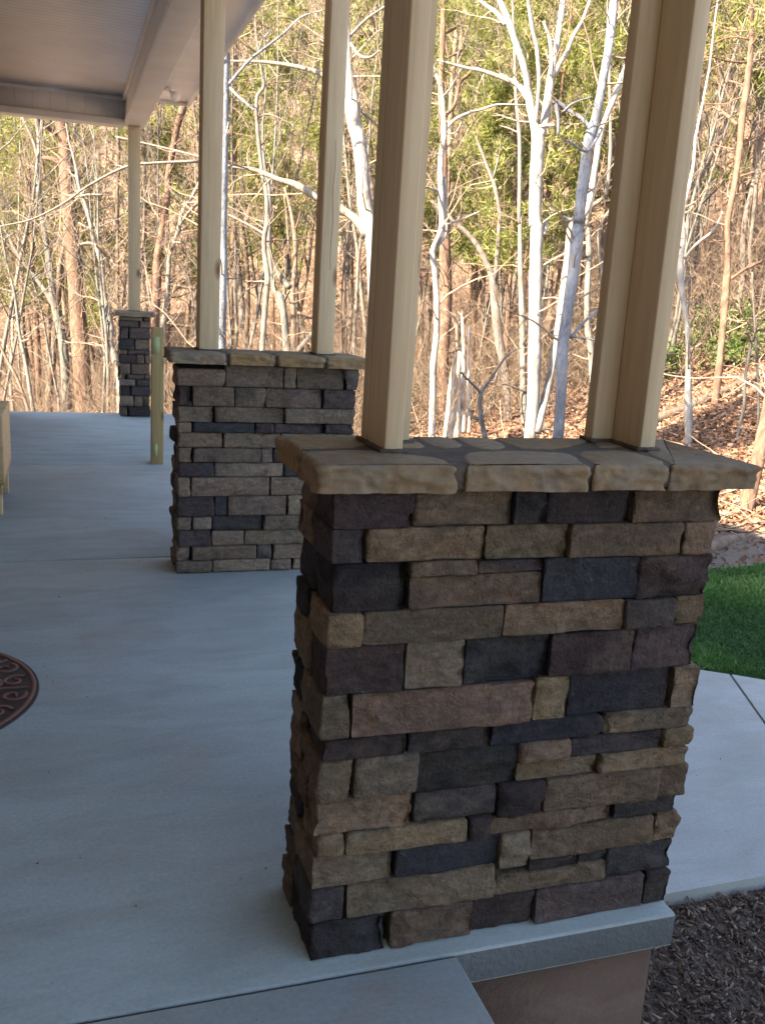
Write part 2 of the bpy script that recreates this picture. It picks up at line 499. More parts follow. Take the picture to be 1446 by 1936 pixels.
def tubes(P, R, sides):
    """a batch of tapering tubes: P (B,n,3), R (B,n)"""
    B, n, _ = P.shape
    T = np.gradient(P, axis=1)
    T /= np.maximum(np.linalg.norm(T, axis=2, keepdims=True), 1e-9)
    mean = P[:, -1] - P[:, 0]
    mean /= np.maximum(np.linalg.norm(mean, axis=1, keepdims=True), 1e-9)
    ref = np.where(np.abs(mean[:, 2:3]) > 0.8, np.array([[1.0, 0.13, 0.0]]), np.array([[0.05, 0.1, 1.0]]))
    A = np.cross(T, ref[:, None, :])
    A /= np.maximum(np.linalg.norm(A, axis=2, keepdims=True), 1e-9)
    Bv = np.cross(T, A)
    ang = np.arange(sides) * 2 * math.pi / sides
    V = P[:, :, None, :] + R[:, :, None, None] * (A[:, :, None, :] * np.cos(ang)[None, None, :, None] + Bv[:, :, None, :] * np.sin(ang)[None, None, :, None])
    base = (np.arange(B) * n * sides)[:, None, None]
    i = np.arange(n - 1)[None, :, None] * sides
    j = np.arange(sides)[None, None, :]
    j2 = (j + 1) % sides
    Q = np.stack([base + i + j, base + i + j2, base + i + sides + j2, base + i + sides + j], -1).reshape(-1, 4)
    return V.reshape(-1, 3), Q

def unit(a): return a / np.maximum(np.linalg.norm(a, axis=-1, keepdims=True), 1e-9)

def sweep(rng, S, D, L, R0, n, wig, up, r_end=0.25):
    """crooked branch paths from starts S along D"""
    P = [S]
    d = unit(D)
    for k in range(n - 1):
        d = unit(d + rng.normal(0, wig, d.shape) + np.array([0, 0, up]))
        P.append(P[-1] + d * (L / (n - 1))[:, None])
    P = np.stack(P, 1)
    R = R0[:, None] * np.linspace(1, r_end, n)[None, :]
    return P, R

def sprout(rng, P, R, k, t0, t1, spread, lf, wig, up, n, rf=0.55, rmin=0.004, hor=False):
    """k children on each branch of a batch"""
    B, m, _ = P.shape
    t = rng.uniform(t0, t1, (B, k)) * (m - 1)
    i = np.minimum(t.astype(int), m - 2)
    f = (t - i)[..., None]
    b = np.arange(B)[:, None]
    S = P[b, i] * (1 - f) + P[b, i + 1] * f
    T = unit(P[b, i + 1] - P[b, i])
    Rr = R[b, i] * (1 - f[..., 0]) + R[b, i + 1] * f[..., 0]
    rnd = rng.normal(0, 1, T.shape)
    if hor: rnd[..., 2] *= 0.35
    side = unit(rnd - (rnd * T).sum(-1, keepdims=True) * T)
    a = rng.uniform(spread[0], spread[1], (B, k, 1))
    D = T * np.cos(a) + side * np.sin(a)
    Ltot = np.linalg.norm(np.diff(P, axis=1), axis=2).sum(1)[:, None]
    L = Ltot * rng.uniform(lf[0], lf[1], (B, k)) * (1.15 - 0.6 * t / (m - 1))
    rr = np.maximum(Rr * rf * rng.uniform(0.6, 1.0, (B, k)), rmin)
    return sweep(rng, S.reshape(-1, 3), D.reshape(-1, 3), L.ravel(), rr.ravel(), n, wig, up)

# ------------------------------------------------------------------ things
def tag(o, label=None, cat=None, group=None, kind=None):
    if label: o['label'] = label
    if cat: o['category'] = cat
    if group: o['group'] = group
    if kind: o['kind'] = kind
    return o

def thing(name, loc, label, cat, group=None, rotz=0.0):
    o = bpy.data.objects.new(name, None)
    o.empty_display_size = 0.2
    COL.objects.link(o)
    o.location = loc
    o.rotation_euler = (0, 0, rotz)
    o['label'] = label
    o['category'] = cat
    if group: o['group'] = group
    return o

def structure(o): return tag(o, kind='structure')

# ------------------------------------------------------------------ the setting
def build_ground():
    us = np.concatenate([np.linspace(-190, -30, 46), np.linspace(-29, -8, 34), np.linspace(-7.6, 14, 110), np.linspace(14.6, 40, 44), np.linspace(42, 190, 46)])
    vs = np.concatenate([np.linspace(-40, -4, 16), np.linspace(-3, 26, 150), np.linspace(26.5, 60, 70), np.linspace(62, 270, 80)])
    U, Vv = np.meshgrid(us, vs, indexing='ij')
    X = U * CU[0] + Vv * CV[0]
    Y = U * CU[1] + Vv * CV[1]
    Z = terrain(X, Y)
    near = sstep(8.0, 14, Vv)
    Z = Z + (0.05 * fbm(np.stack([X * 1.3, Y * 1.3, X * 0], -1).reshape(-1, 3), 21, 3).reshape(X.shape)) * near
    idx = np.arange(X.size).reshape(X.shape)
    Q = np.stack([idx[:-1, :-1], idx[1:, :-1], idx[1:, 1:], idx[:-1, 1:]], -1).reshape(-1, 4)
    structure(mk('ground', np.stack([X, Y, Z], -1).reshape(-1, 3), [Q], MAT['ground'], smooth=True))

def sheet(name, poly, z, mat, amp=0.0, step=0.12, thick=0.0):
    """a flat outlined sheet, gently uneven, optionally with real thickness"""
    poly = np.array(poly, float)
    out = []
    for a, b in zip(poly, np.roll(poly, -1, 0)):
        k = max(1, int(np.linalg.norm(b - a) / step))
        for t in np.arange(k) / k: out.append(a + (b - a) * t)
    out = np.array(out)
    if amp:
        out = out + np.stack([fbm(np.c_[out * 2.2, out[:, :1] * 0], 31), fbm(np.c_[out * 2.2, out[:, :1] * 0], 32)], -1) * amp
    b = MB()
    n = len(out)
    top = np.c_[out, np.full(n, z)]
    b.add(top, G=np.arange(n))
    if thick:
        V = np.concatenate([top, np.c_[out, np.full(n, z - thick)]])
        i = np.arange(n)
        b.add(V, np.stack([i, i + n, (i + 1) % n + n, (i + 1) % n], -1))
    return structure(b.build(name, mat))

build_ground()
LAWN = [(1.34, 4.42), (2.2, 4.16), (2.95, 3.70), (3.28, 3.47), (4.1, 2.72), (5.0, 1.9), (7.5, 0.5), (7.2, 3.6), (5.75, 5.1), (5.0, 5.45), (4.3, 5.35), (3.5, 5.9), (2.4, 6.6), (1.4, 7.0)]
sheet('lawn', LAWN, -0.435, MAT['lawn'], 0.05)
DIRT = [(1.36, 6.9), (2.4, 6.5), (3.5, 5.8), (4.3, 5.25), (5.0, 5.35), (5.8, 5.0), (7.4, 3.5), (9.0, 3.2), (7.2, 5.6), (6.0, 6.45), (5.0, 6.75), (3.6, 7.3), (2.3, 8.0), (1.4, 8.2)]
sheet('dirt_strip', DIRT, -0.452, MAT['dirt'], 0.12)
sheet('mulch_bed', [(0.75, -3.0), (4.5, -3.0), (4.5, 1.3), (3.4, 1.95), (2.6, 2.2), (1.34, 2.2), (1.34, 1.5), (0.75, 1.5)], -0.448, MAT['mulch'], 0.0)
WALK_A = [(1.335, 2.10), (2.155, 2.115), (2.62, 2.10), (2.885, 3.034), (3.12, 3.585), (2.95, 3.70), (2.3, 4.10), (1.335, 4.42)]
WALK_B = [(2.632, 2.098), (3.4, 1.82), (4.4, 1.05), (5.1, 1.8), (4.15, 2.7), (3.28, 3.47), (3.132, 3.58), (2.897, 3.03)]
sheet('walkway', WALK_A, -0.40, MAT['walk'], 0, 0.5, 0.11)
sheet('walkway', WALK_B, -0.40, MAT['walk'], 0, 0.5, 0.11)

# porch slab: bays with saw-cut joints between them
def slab(lo, hi, name='porch_slab'):
    b = MB().box(lo, hi, 0.006)
    o = structure(b.build(name, MAT['concrete']))
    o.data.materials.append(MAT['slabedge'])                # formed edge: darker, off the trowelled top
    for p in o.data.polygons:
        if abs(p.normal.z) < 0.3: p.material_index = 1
    return o
slab((-0.75, 1.556, -0.086), (1.31, 4.624, 0.0))
slab((-0.75, 4.637, -0.086), (1.31, 7.126, 0.0))
slab((-0.75, 7.131, -0.086), (1.31, 10.03, 0.0))
slab((-0.75, -2.4, -0.086), (0.757, 1.549, 0.0), 'front_slab')
b = MB()
b.box((-0.75, -2.3, -0.75), (0.69, 1.55, -0.0885)); b.box((0.692, 1.578, -0.75), (1.272, 9.96, -0.0885)); b.box((-0.75, 1.552, -0.75), (0.69, 9.96, -0.0885))
structure(b.build('foundation', MAT['foundation']))

# ------------------------------------------------------------------ the house with its porch roof
def build_house():
    h = thing('house', (-0.75, 4.0, -0.45), 'house with a white beadboard porch ceiling and a long white beam on posts', 'house')
    L = np.array([-0.75, 4.0, -0.45])
    W = lambda *p: np.array(p, float) - L
    def part(name, mat, *boxes, parent=h, bev=0.0):
        bb = MB()
        for lo, hi in boxes: bb.box(W(*lo), W(*hi), bev)
        return bb.build(name, mat, parent)
    part('wall', MAT['siding'], ((-8.5, -7.0, -0.5), (-0.752, 9.98, 3.24)))
    part('ceiling', MAT['bead'], ((-0.75, -4.2, 3.03), (0.53, 9.75, 3.06)))
    part('beam', MAT['white'], ((0.533, -4.2, 2.796), (0.723, 9.94, 3.22)), bev=0.006)
    part('beam_trim', MAT['white'], ((0.508, -4.2, 2.99), (0.5328, 9.74, 3.029)), ((0.5255, -4.2, 2.80), (0.5327, 9.74, 2.835)), bev=0.003)
    hd = part('header', MAT['panel'], ((-0.75, 9.752, 2.835), (0.531, 9.92, 3.10)))
    part('header_trim', MAT['white'], ((-0.75, 9.735, 2.775), (0.5325, 9.93, 2.833)), ((-0.75, 9.738, 2.995), (0.507, 9.7515, 3.0295)), parent=hd, bev=0.003)
    part('soffit', MAT['white'], ((0.7235, -4.2, 3.15), (1.18, 10.35, 3.17)))
    part('fascia', MAT['white'], ((1.18, -4.25, 3.115), (1.205, 10.39, 3.30)), ((-0.75, 10.352, 3.115), (1.178, 10.377, 3.30)), bev=0.004)
    part('gable_soffit', MAT['white'], ((-0.75, 9.945, 3.151), (0.722, 10.351, 3.171)))
    # roof: two slopes
    rb = MB()
    x0, z0, xr, zr = 1.24, 3.285, -4.7, 4.95
    for (xa, za, xb, zb) in ((x0, z0, xr, zr), (-8.9, 3.7, xr, zr)):
        for (ya, yb) in ((-4.3, 10.42),):
            V = [W(xa, ya, za), W(xb, ya, zb), W(xb, yb, zb), W(xa, yb, za)]
            V += [v + np.array([0, 0, 0.05]) for v in V]
            rb.add(V, [[0, 1, 2, 3], [7, 6, 5, 4], [0, 4, 5, 1], [1, 5, 6, 2], [2, 6, 7, 3], [3, 7, 4, 0]])
    # rear of the house behind the photographer
    for (xa, za, xb, zb) in ((-0.3, 3.30, xr, 4.94), (-8.9, 3.69, xr, 4.94)):
        V = [W(xa, -7.3, za), W(xb, -7.3, zb), W(xb, -4.305, zb), W(xa, -4.305, za)]
        V += [v + np.array([0, 0, 0.05]) for v in V]
        rb.add(V, [[0, 1, 2, 3], [7, 6, 5, 4], [0, 4, 5, 1], [1, 5, 6, 2], [2, 6, 7, 3], [3, 7, 4, 0]])
    rb.build('roof', MAT['shingle'], h)
    for y in (-7.0, 9.9):
        gb = MB()
        V = [W(-8.5, y, 3.24), W(0.7, y, 3.24), W(0.7, y, 3.42), W(xr, y, 4.93), W(-8.5, y, 3.78)]
        V2 = [v + np.array([0, 0.08, 0]) for v in V]
        gb.add(V + V2, [[i, (i + 1) % 5, 5 + (i + 1) % 5, 5 + i] for i in range(5)])
        gb.add(V, G=np.arange(5)[::-1]); gb.add(V2, G=np.arange(5))
        gb.build('gable', MAT['siding'], h)
    d = part('door', MAT['door'], ((-0.750, 2.62, 0.02), (-0.728, 3.58, 2.08)), bev=0.004)
    part('door_frame', MAT['white'], ((-0.750, 2.50, 0.003), (-0.715, 2.617, 2.09)), ((-0.750, 3.583, 0.003), (-0.715, 3.70, 2.09)), ((-0.750, 2.50, 2.092), (-0.712, 3.70, 2.22)), parent=d, bev=0.004)
    part('door_panel', MAT['door'], *[((-0.727, a, z), (-0.718, a + 0.34, z + hh)) for a in (2.72, 3.14) for z, hh in ((0.2, 0.62), (0.95, 0.95))], parent=d, bev=0.006)
    hb = MB()
    hb.tube([W(-0.727, 2.70, 1.02), W(-0.69, 2.70, 1.02), W(-0.66, 2.70, 1.02)], [0.012, 0.012, 0.028], 12)
    hb.build('handle', MAT['metal'], d, True)
build_house()

def build_lamp():
    o = thing('flood_lamp', (0.905, 9.72, 3.15), 'small round white flood lamp under the porch eave above the far pillar', 'lamp')
    b = MB().tube([(0, 0, 0), (0, 0, -0.022), (0, 0, -0.028)], [0.052, 0.052, 0.03], 24)
    b.build('base', MAT['lampwhite'], o, True)
    b = MB()
    for s in (-1, 1):
        d = np.array([s * 0.55, -0.62, -0.55])
        d /= np.linalg.norm(d)
        p = np.array([s * 0.035, -0.01, -0.03])
        b.tube([p, p + d * 0.03, p + d * 0.055, p + d * 0.10, p + d * 0.112], [0.012, 0.02, 0.036, 0.05, 0.045], 20)
    b.build('lamp_head', MAT['lampwhite'], o, True)
build_lamp()

# ------------------------------------------------------------------ stone pillars
SCOL = {'t': (.226, .172, .112), 'b': (.174, .130, .088), 'p': (.072, .055, .052), 'd': (.060, .054, .055), 'k': (.035, .032, .034),
        'u': (.046, .046, .054), 'g': (.212, .175, .128), 'y': (.215, .165, .100), 'q': (.105, .086, .078)}
def stone(mb, lo, hi, code, rng, res, rough=1.0, xe=0.25):
    lo, hi = np.array(lo, float), np.array(hi, float)
    d = hi - lo
    n = [int(np.clip(math.ceil(x / res), 2, 46)) for x in d]
    V, Q = block(lo, hi, n)
    off = rng.uniform(-50, 50, 3)
    r = min(0.0052, 0.3 * d.min())
    r = r * rng.uniform(0.7, 1.5)
    inner = np.clip(V, lo + r, hi - r)
    dv = V - inner
    dist = np.linalg.norm(dv, axis=1, keepdims=True)
    dirn = dv / np.maximum(dist, 1e-9)
    P = inner + dirn * r
    # chiselled faces: ridged steps and hollows along the outward direction
    q = P * np.array([9, 9, 16]) + off
    rid = 1 - np.abs(fbm(q, 3, 3))
    low = fbm(P * 7 + off, 5, 2)
    st = np.floor((fbm(P * np.array([7, 7, 13]) + off + 9, 6, 2)) * 3.0) / 3.0
    amp = rough * rng.uniform(0.6, 1.4)
    disp = (rid - 0.65) * 0.009 + low * 0.0040 + st * 0.010 * rng.uniform(0.2, 1.3) + fbm(P * 50 + off, 8, 3) * 0.0020
    # a few tilted cleavage planes cut each face into facets
    fac = np.full(len(P), 1.0)
    for _ in range(5):
        sl = rng.normal(0, 0.11, 3)
        ck = lo + d * rng.uniform(0, 1, 3)
        fac = np.minimum(fac, (P - ck) @ sl + rng.uniform(0.0, 0.006))
    disp = disp + np.clip(fac, -0.008, 0.003)
    ed_ = np.minimum(np.minimum(P[:, 0] - lo[0], hi[0] - P[:, 0]), np.minimum(P[:, 2] - lo[2], hi[2] - P[:, 2]))
    disp = disp - np.clip(1 - ed_ / 0.02, 0, 1) * np.clip(fbm(P * 24 + off, 9, 2) * 1.5, 0, 1) * 0.010      # broken arrises
    P = P + dirn * np.array([xe, 1.0, 0.10]) * (disp * amp)[:, None]
    w = np.stack([fbm(P * 10 + off + 20 * k, 12, 2) for k in range(3)], -1)
    P = P + w * np.array([0.0014, 0.0022, 0.0013]) * rough
    c = np.array(SCOL[code]) * rng.uniform(0.82, 1.18) * (1 + rng.normal(0, 0.028, 3))
    mix = 0.14 * fbm(P * 6 + off, 14, 2)[:, None]
    c2 = np.array(SCOL['tbgdbtu'[rng.integers(0, 7)]])
    w2 = np.clip(fbm(P * np.array([5, 5, 8]) + off, 15, 3) * 1.4 - 0.1, 0, 0.75 if rng.uniform() < 0.45 else 0.15)[:, None]
    c = c * (1 - w2) + (c2 * 0.6 + c * 0.4) * w2
    mb.add(P, Q, col=np.clip(c * (1 + mix), 0.006, 0.6))

def face_rows(rng, H, hmin=0.045, hmax=0.115):
    z, rows = 0.002, []
    while z < H - 0.03:
        h = min(rng.uniform(hmin, hmax), H - z)
        if H - z - h < 0.04: h = H - z
        rows.append((z, z + h))
        z += h
    return rows

def build_pillar(x0, y0, W, D, stones, label, res, seed, tone=1.0, cap_polys=None, oR=0.033, group='stone pillars of the porch'):
    rng = np.random.default_rng(seed)
    H, ZT, o = 1.0, 1.053, 0.033
    root = thing('stone_pillar', (x0 + W / 2, y0 + D / 2, 0), label, 'pillar', group)
    L = np.array([x0 + W / 2, y0 + D / 2, 0.0])
    core = MB().box(np.array([x0 + 0.036, y0 + 0.036, 0.001]) - L, np.array([x0 + W - 0.036, y0 + D - 0.036, H]) - L)
    core.build('mortar_core', MAT['mortar'], root)
    mb = MB()
    g = 0.0004
    codes = 'tttbbbppdukgyq'
    if stones is None:                                  # no closer record: coursed rubble
        stones = []
        for (za, zb) in face_rows(rng, H):
            x = x0
            while x < x0 + W - 0.02:
                w = rng.uniform(0.07, 0.24)
                if x0 + W - x - w < 0.06: w = x0 + W - x
                stones.append((x, x + w, za, zb, 'bqptdubdqbtg'[rng.integers(0, 12)]))
                x += w
    for (a, b, za, zb, code) in stones:
        za, zb = max(za, 0.002), min(zb, H - 0.001)
        if zb - za < 0.01: continue
        pr = rng.uniform(-0.010, 0.006)
        left, right = a < x0 + 0.045, b > x0 + W - 0.04
        dep = 0.09
        xa, xb = a + g, b - g
        if left:
            dep = rng.uniform(0.09, 0.19); xa = x0 + rng.uniform(-0.009, 0.006)
        if right:
            dep = max(dep, rng.uniform(0.09, 0.19)); xb = x0 + W + min(max(b - x0 - W, -0.012), 0.01) + rng.uniform(-0.004, 0.004)
        stone(mb, np.array([xa, y0 + pr, za + g]) - L, np.array([xb, y0 + dep, zb - g]) - L, code, rng, res, 1.0, 0.8 if (left or right) else 0.2)
        for s, on in ((0, left), (1, right)):
            if not on: continue
            y, first = y0 + dep + 0.006, True
            while y < y0 + D - 0.03:
                w = rng.uniform(0.09, 0.2)
                if y0 + D - y - w < 0.07: w = y0 + D - y + rng.uniform(-0.004, 0.008)
                px = rng.uniform(-0.009, 0.007)
                code2 = codes[rng.integers(0, len(codes))]
                zz = (za + g + rng.uniform(-.004, .004), zb - g + rng.uniform(-.004, .004))
                if s == 0: stone(mb, np.array([x0 - px - 0.002, y, max(zz[0], .002)]) - L, np.array([x0 + 0.1, y + w - 0.003, zz[1]]) - L, code2, rng, res * 1.15, 1.0, 1.0)
                else: stone(mb, np.array([x0 + W - 0.08, y, max(zz[0], .002)]) - L, np.array([x0 + W + px, y + w - 0.005, zz[1]]) - L, code2, rng, res * 1.6, 1.0, 1.0)
                y += w
    for (za, zb) in face_rows(rng, H):                  # the rear face
        x = x0 + 0.085
        while x < x0 + W - 0.1:
            w = rng.uniform(0.09, 0.24)
            if x0 + W - 0.085 - x - w < 0.06: w = x0 + W - 0.085 - x
            stone(mb, np.array([x, y0 + D - 0.08, za + g]) - L, np.array([x + w - 0.005, y0 + D + rng.uniform(-.008, .008), zb - g]) - L, codes[rng.integers(0, len(codes))], rng, res * 2)
            x += w
    if tone != 1.0:                                      # paler, greyer stone colour stands in for fill light on this pillar
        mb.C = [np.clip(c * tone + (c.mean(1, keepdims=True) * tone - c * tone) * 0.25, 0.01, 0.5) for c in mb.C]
    mb.build('stone_veneer', MAT['stone'], root, smooth=False)
    # cap of flagstones bedded in mortar
    X0, X1, Y0, Y1 = x0 - o, x0 + W + oR, y0 - o, y0 + D + o
    cap = MB()
    cap.box(np.array([X0 + 0.004, Y0 + 0.004, H + 0.004]) - L, np.array([X1 - 0.007, Y1 - 0.007, ZT - 0.0025]) - L, 0.004)
    croot = cap.build('cap', MAT['capmortar'], root)
    fm = MB()
    if cap_polys is None:
        nx = max(1, int(round((X1 - X0) / 0.26)))
        xs = np.linspace(X0, X1, nx + 1)
        xs[1:-1] += rng.uniform(-.04, .04, nx - 1)
        ym = Y0 + (Y1 - Y0) * 0.52
        cap_polys = []
        for k in range(nx):
            j0, j1 = (0.012 if k else 0), (0.012 if k < nx - 1 else 0)
            cap_polys.append([(xs[k] + j0, Y0), (xs[k + 1] - j1, Y0), (xs[k + 1] - j1 - .01, ym - .01), (xs[k] + j0 + .01, ym - .008)])
            cap_polys.append([(xs[k] + j0, ym + .012), (xs[k + 1] - j1, ym + .008), (xs[k + 1] - j1, Y1), (xs[k] + j0, Y1)])
    for poly in cap_polys:
        poly = np.array(poly, float)
        e = 0.02
        poly[:, 0] = np.where(poly[:, 0] < X0 + e, X0, np.where(poly[:, 0] > X1 - e, X1, poly[:, 0]))
        poly[:, 1] = np.where(poly[:, 1] < Y0 + e, Y0, np.where(poly[:, 1] > Y1 - e, Y1, poly[:, 1]))
        ar = 0.5 * np.sum(poly[:, 0] * np.roll(poly[:, 1], -1) - np.roll(poly[:, 0], -1) * poly[:, 1])
        if ar < 0: poly = poly[::-1]
        for _ in range(1):                               # soften the corners that lie inside the cap
            q = []
            k = len(poly)
            for i_ in range(k):
                p0, p1, p2 = poly[i_ - 1], poly[i_], poly[(i_ + 1) % k]
                if min(abs(p1[0] - X0), abs(p1[0] - X1), abs(p1[1] - Y0), abs(p1[1] - Y1)) < 1e-4: q.append(p1)
                else: q += [p1 * .75 + p0 * .25, p1 * .75 + p2 * .25]
            poly = np.array(q)
        inner_ = np.array([min(abs(p[0] - X0), abs(p[0] - X1), abs(p[1] - Y0), abs(p[1] - Y1)) > 1e-4 for p in poly])
        cc = poly.mean(0)
        poly = poly + np.where(inner_[:, None], unit(poly - cc) * 0.006, 0)
        out = []
        for a, b in zip(poly, np.roll(poly, -1, 0)):
            k = max(1, int(np.linalg.norm(b - a) / (res * 0.75)))
            for t in np.arange(k) / k: out.append(a + (b - a) * t)
        P2 = np.array(out)
        n = len(P2)
        ctr = P2.mean(0)
        edge = (np.minimum(np.abs(P2[:, 0] - X0), np.abs(P2[:, 0] - X1)) < 1e-4) | (np.minimum(np.abs(P2[:, 1] - Y0), np.abs(P2[:, 1] - Y1)) < 1e-4)
        nin = unit(np.stack([-(np.roll(P2, -1, 0) - np.roll(P2, 1, 0))[:, 1], (np.roll(P2, -1, 0) - np.roll(P2, 1, 0))[:, 0]], -1))
        off = rng.uniform(-30, 30, 3)
        col = np.array([(.235, .18, .115), (.215, .16, .098), (.24, .20, .145), (.24, .172, .09), (.205, .16, .108)][rng.integers(0, 5)]) * rng.uniform(.85, 1.12)
        levels = [(0.0, 0.012), (-0.0012, 0.006), (-0.005, 0.0015)] + [(-0.005 - (ZT - H - 0.006) * t, 0.0) for t in (0.12, 0.24, 0.36, 0.48, 0.6, 0.72, 0.86, 1.0)]
        rings = []
        for li, (dz, ins) in enumerate(levels):
            z = ZT + dz
            q = np.c_[P2 * 11, np.full(n, z * 28)] + off
            chis = (1 - np.abs(fbm(q * 1.6, 41, 3)) - 0.6) * 0.008 + np.floor(fbm(q * .7, 43, 2) * 3) / 3 * 0.005 + fbm(q * 4, 47, 2) * 0.0025
            inset = ins + np.where(edge, np.clip(-0.004 - chis * 1.5, -0.018, 0.002) * (0.35 if li < 2 else 1.0), fbm(q, 44, 2) * 0.004)
            pz = z + (0.0009 * fbm(np.c_[P2 * 9, P2[:, :1] * 0] + off, 45, 2) if li == 0 else 0) + (fbm(q * .6, 46, 2) * 0.003 if li == len(levels) - 1 else 0)
            rings.append(np.c_[P2 + nin * inset[:, None], np.broadcast_to(pz, (n,))])
        V = np.concatenate(rings)
        i = np.arange(n)
        j = (i + 1) % n
        Q = np.concatenate([np.stack([i + a * n, i + (a + 1) * n, j + (a + 1) * n, j + a * n], -1) for a in range(len(levels) - 1)])
        fm.add(V - L, Q, G=None, col=col)
        fm.G += [np.arange(fm.n - len(V), fm.n - len(V) + n)[None, :]]
    fm.build('flagstones', MAT['cap'], croot)
    return root

P1S=[(0.433,0.613,0.925,0.999,'p'),(0.613,0.821,0.925,0.999,'b'),(0.821,0.895,0.925,0.999,'d'),(0.895,1.083,0.925,0.999,'p'),(1.083,1.316,0.925,0.999,'b'),(0.445,0.521,0.857,0.925,'d'),(0.521,0.766,0.857,0.925,'t'),(0.766,0.951,0.853,0.925,'t'),(0.951,1.219,0.853,0.925,'b'),(1.219,1.303,0.853,0.925,'t'),(0.439,0.611,0.76,0.857,'k'),(0.611,0.754,0.827,0.857,'t'),(0.754,0.901,0.827,0.853,'p'),(0.611,0.901,0.76,0.827,'b'),(0.901,1.127,0.76,0.853,'u'),(1.127,1.309,0.757,0.853,'p'),(0.457,0.523,0.691,0.76,'y'),(0.523,0.821,0.691,0.76,'b'),(0.821,1.103,0.691,0.76,'t'),(1.103,1.227,0.691,0.757,'q'),(1.227,1.311,0.691,0.757,'y'),(0.449,0.617,0.589,0.691,'p'),(0.617,0.744,0.589,0.691,'g'),(0.744,0.936,0.589,0.691,'u'),(0.936,1.134,0.593,0.691,'p'),(1.133,1.308,0.593,0.691,'p'),(0.439,0.511,0.497,0.589,'y'),(0.511,0.908,0.497,0.589,'t'),(0.908,0.992,0.497,0.593,'t'),(0.992,1.242,0.497,0.593,'u'),(1.241,1.315,0.497,0.593,'t'),(0.444,0.633,0.454,0.497,'p'),(0.633,0.817,0.448,0.497,'p'),(0.817,1.079,0.448,0.497,'u'),(1.079,1.307,0.448,0.497,'t'),(0.443,0.522,0.365,0.454,'y'),(0.522,0.659,0.365,0.454,'g'),(0.659,0.886,0.357,0.448,'k'),(0.886,1.009,0.403,0.448,'t'),(1.008,1.24,0.403,0.448,'d'),(1.24,1.32,0.403,0.448,'y'),(0.886,1.08,0.357,0.403,'t'),(1.08,1.311,0.357,0.403,'t'),(0.439,0.659,0.288,0.365,'t'),(0.659,0.848,0.288,0.357,'d'),(0.848,0.956,0.278,0.357,'p'),(0.956,1.24,0.278,0.357,'b'),(1.24,1.325,0.278,0.357,'b'),(0.453,0.512,0.236,0.288,'y'),(0.512,0.783,0.236,0.288,'t'),(0.783,0.837,0.236,0.288,'p'),(0.837,1.135,0.235,0.278,'b'),(1.135,1.309,0.235,0.278,'d'),(0.442,0.627,0.164,0.236,'t'),(0.627,0.863,0.164,0.236,'u'),(0.863,0.937,0.151,0.235,'g'),(0.937,1.249,0.162,0.235,'b'),(1.249,1.32,0.162,0.235,'y'),(0.937,1.065,0.135,0.162,'p'),(1.065,1.137,0.135,0.162,'d'),(1.137,1.322,0.087,0.162,'d'),(0.449,0.523,0.088,0.164,'q'),(0.523,0.859,0.087,0.164,'t'),(0.859,1.137,0.087,0.135,'b'),(0.45,0.621,0.002,0.087,'d'),(0.621,0.812,0.002,0.087,'b'),(0.812,0.96,0.002,0.087,'p'),(0.96,1.241,0.002,0.087,'q'),(1.241,1.319,0.002,0.087,'p')]
P2S=[(0.448,0.676,0.896,0.976,'b'),(0.676,0.954,0.896,0.999,'b'),(0.954,1.016,0.896,0.999,'t'),(1.017,1.252,0.896,0.999,'b'),(1.252,1.32,0.896,0.999,'q'),(0.456,0.531,0.803,0.896,'p'),(0.531,0.724,0.803,0.896,'b'),(0.724,0.871,0.803,0.896,'b'),(0.871,1.143,0.803,0.896,'b'),(1.143,1.32,0.803,0.896,'p'),(0.46,0.634,0.729,0.803,'b'),(0.634,0.962,0.729,0.803,'b'),(0.962,1.314,0.729,0.803,'t'),(0.461,0.535,0.682,0.729,'t'),(0.535,0.824,0.682,0.729,'u'),(0.824,0.913,0.682,0.729,'p'),(0.913,1.151,0.682,0.729,'p'),(1.151,1.32,0.682,0.729,'d'),(0.462,0.677,0.61,0.682,'t'),(0.677,0.947,0.61,0.682,'t'),(0.947,1.319,0.608,0.682,'b'),(0.451,0.538,0.539,0.61,'y'),(0.538,0.859,0.539,0.61,'b'),(0.859,0.917,0.539,0.61,'g'),(0.917,1.083,0.539,0.608,'d'),(1.083,1.323,0.539,0.608,'t'),(0.448,0.637,0.47,0.539,'d'),(0.637,0.969,0.47,0.539,'t'),(0.969,1.175,0.47,0.539,'d'),(1.175,1.325,0.47,0.539,'b'),(0.463,0.528,0.379,0.47,'y'),(0.528,0.903,0.379,0.47,'b'),(0.903,1.328,0.379,0.47,'t'),(0.464,0.641,0.278,0.379,'p'),(0.641,0.703,0.281,0.379,'u'),(0.703,0.986,0.281,0.379,'b'),(0.986,1.332,0.281,0.379,'t'),(0.45,0.539,0.215,0.278,'b'),(0.539,0.631,0.215,0.278,'g'),(0.631,0.873,0.207,0.281,'u'),(0.873,1.333,0.207,0.281,'b'),(0.451,0.629,0.132,0.215,'p'),(0.629,0.788,0.132,0.207,'t'),(0.788,1.158,0.132,0.207,'t'),(1.158,1.338,0.132,0.207,'d'),(0.466,0.537,0.063,0.132,'y'),(0.537,0.849,0.063,0.132,'b'),(0.849,0.923,0.063,0.132,'q'),(0.923,1.339,0.057,0.132,'t'),(0.466,0.635,0.002,0.063,'b'),(0.635,0.918,0.002,0.063,'t'),(0.918,1.025,0.002,0.057,'b'),(1.025,1.34,0.002,0.057,'t')]
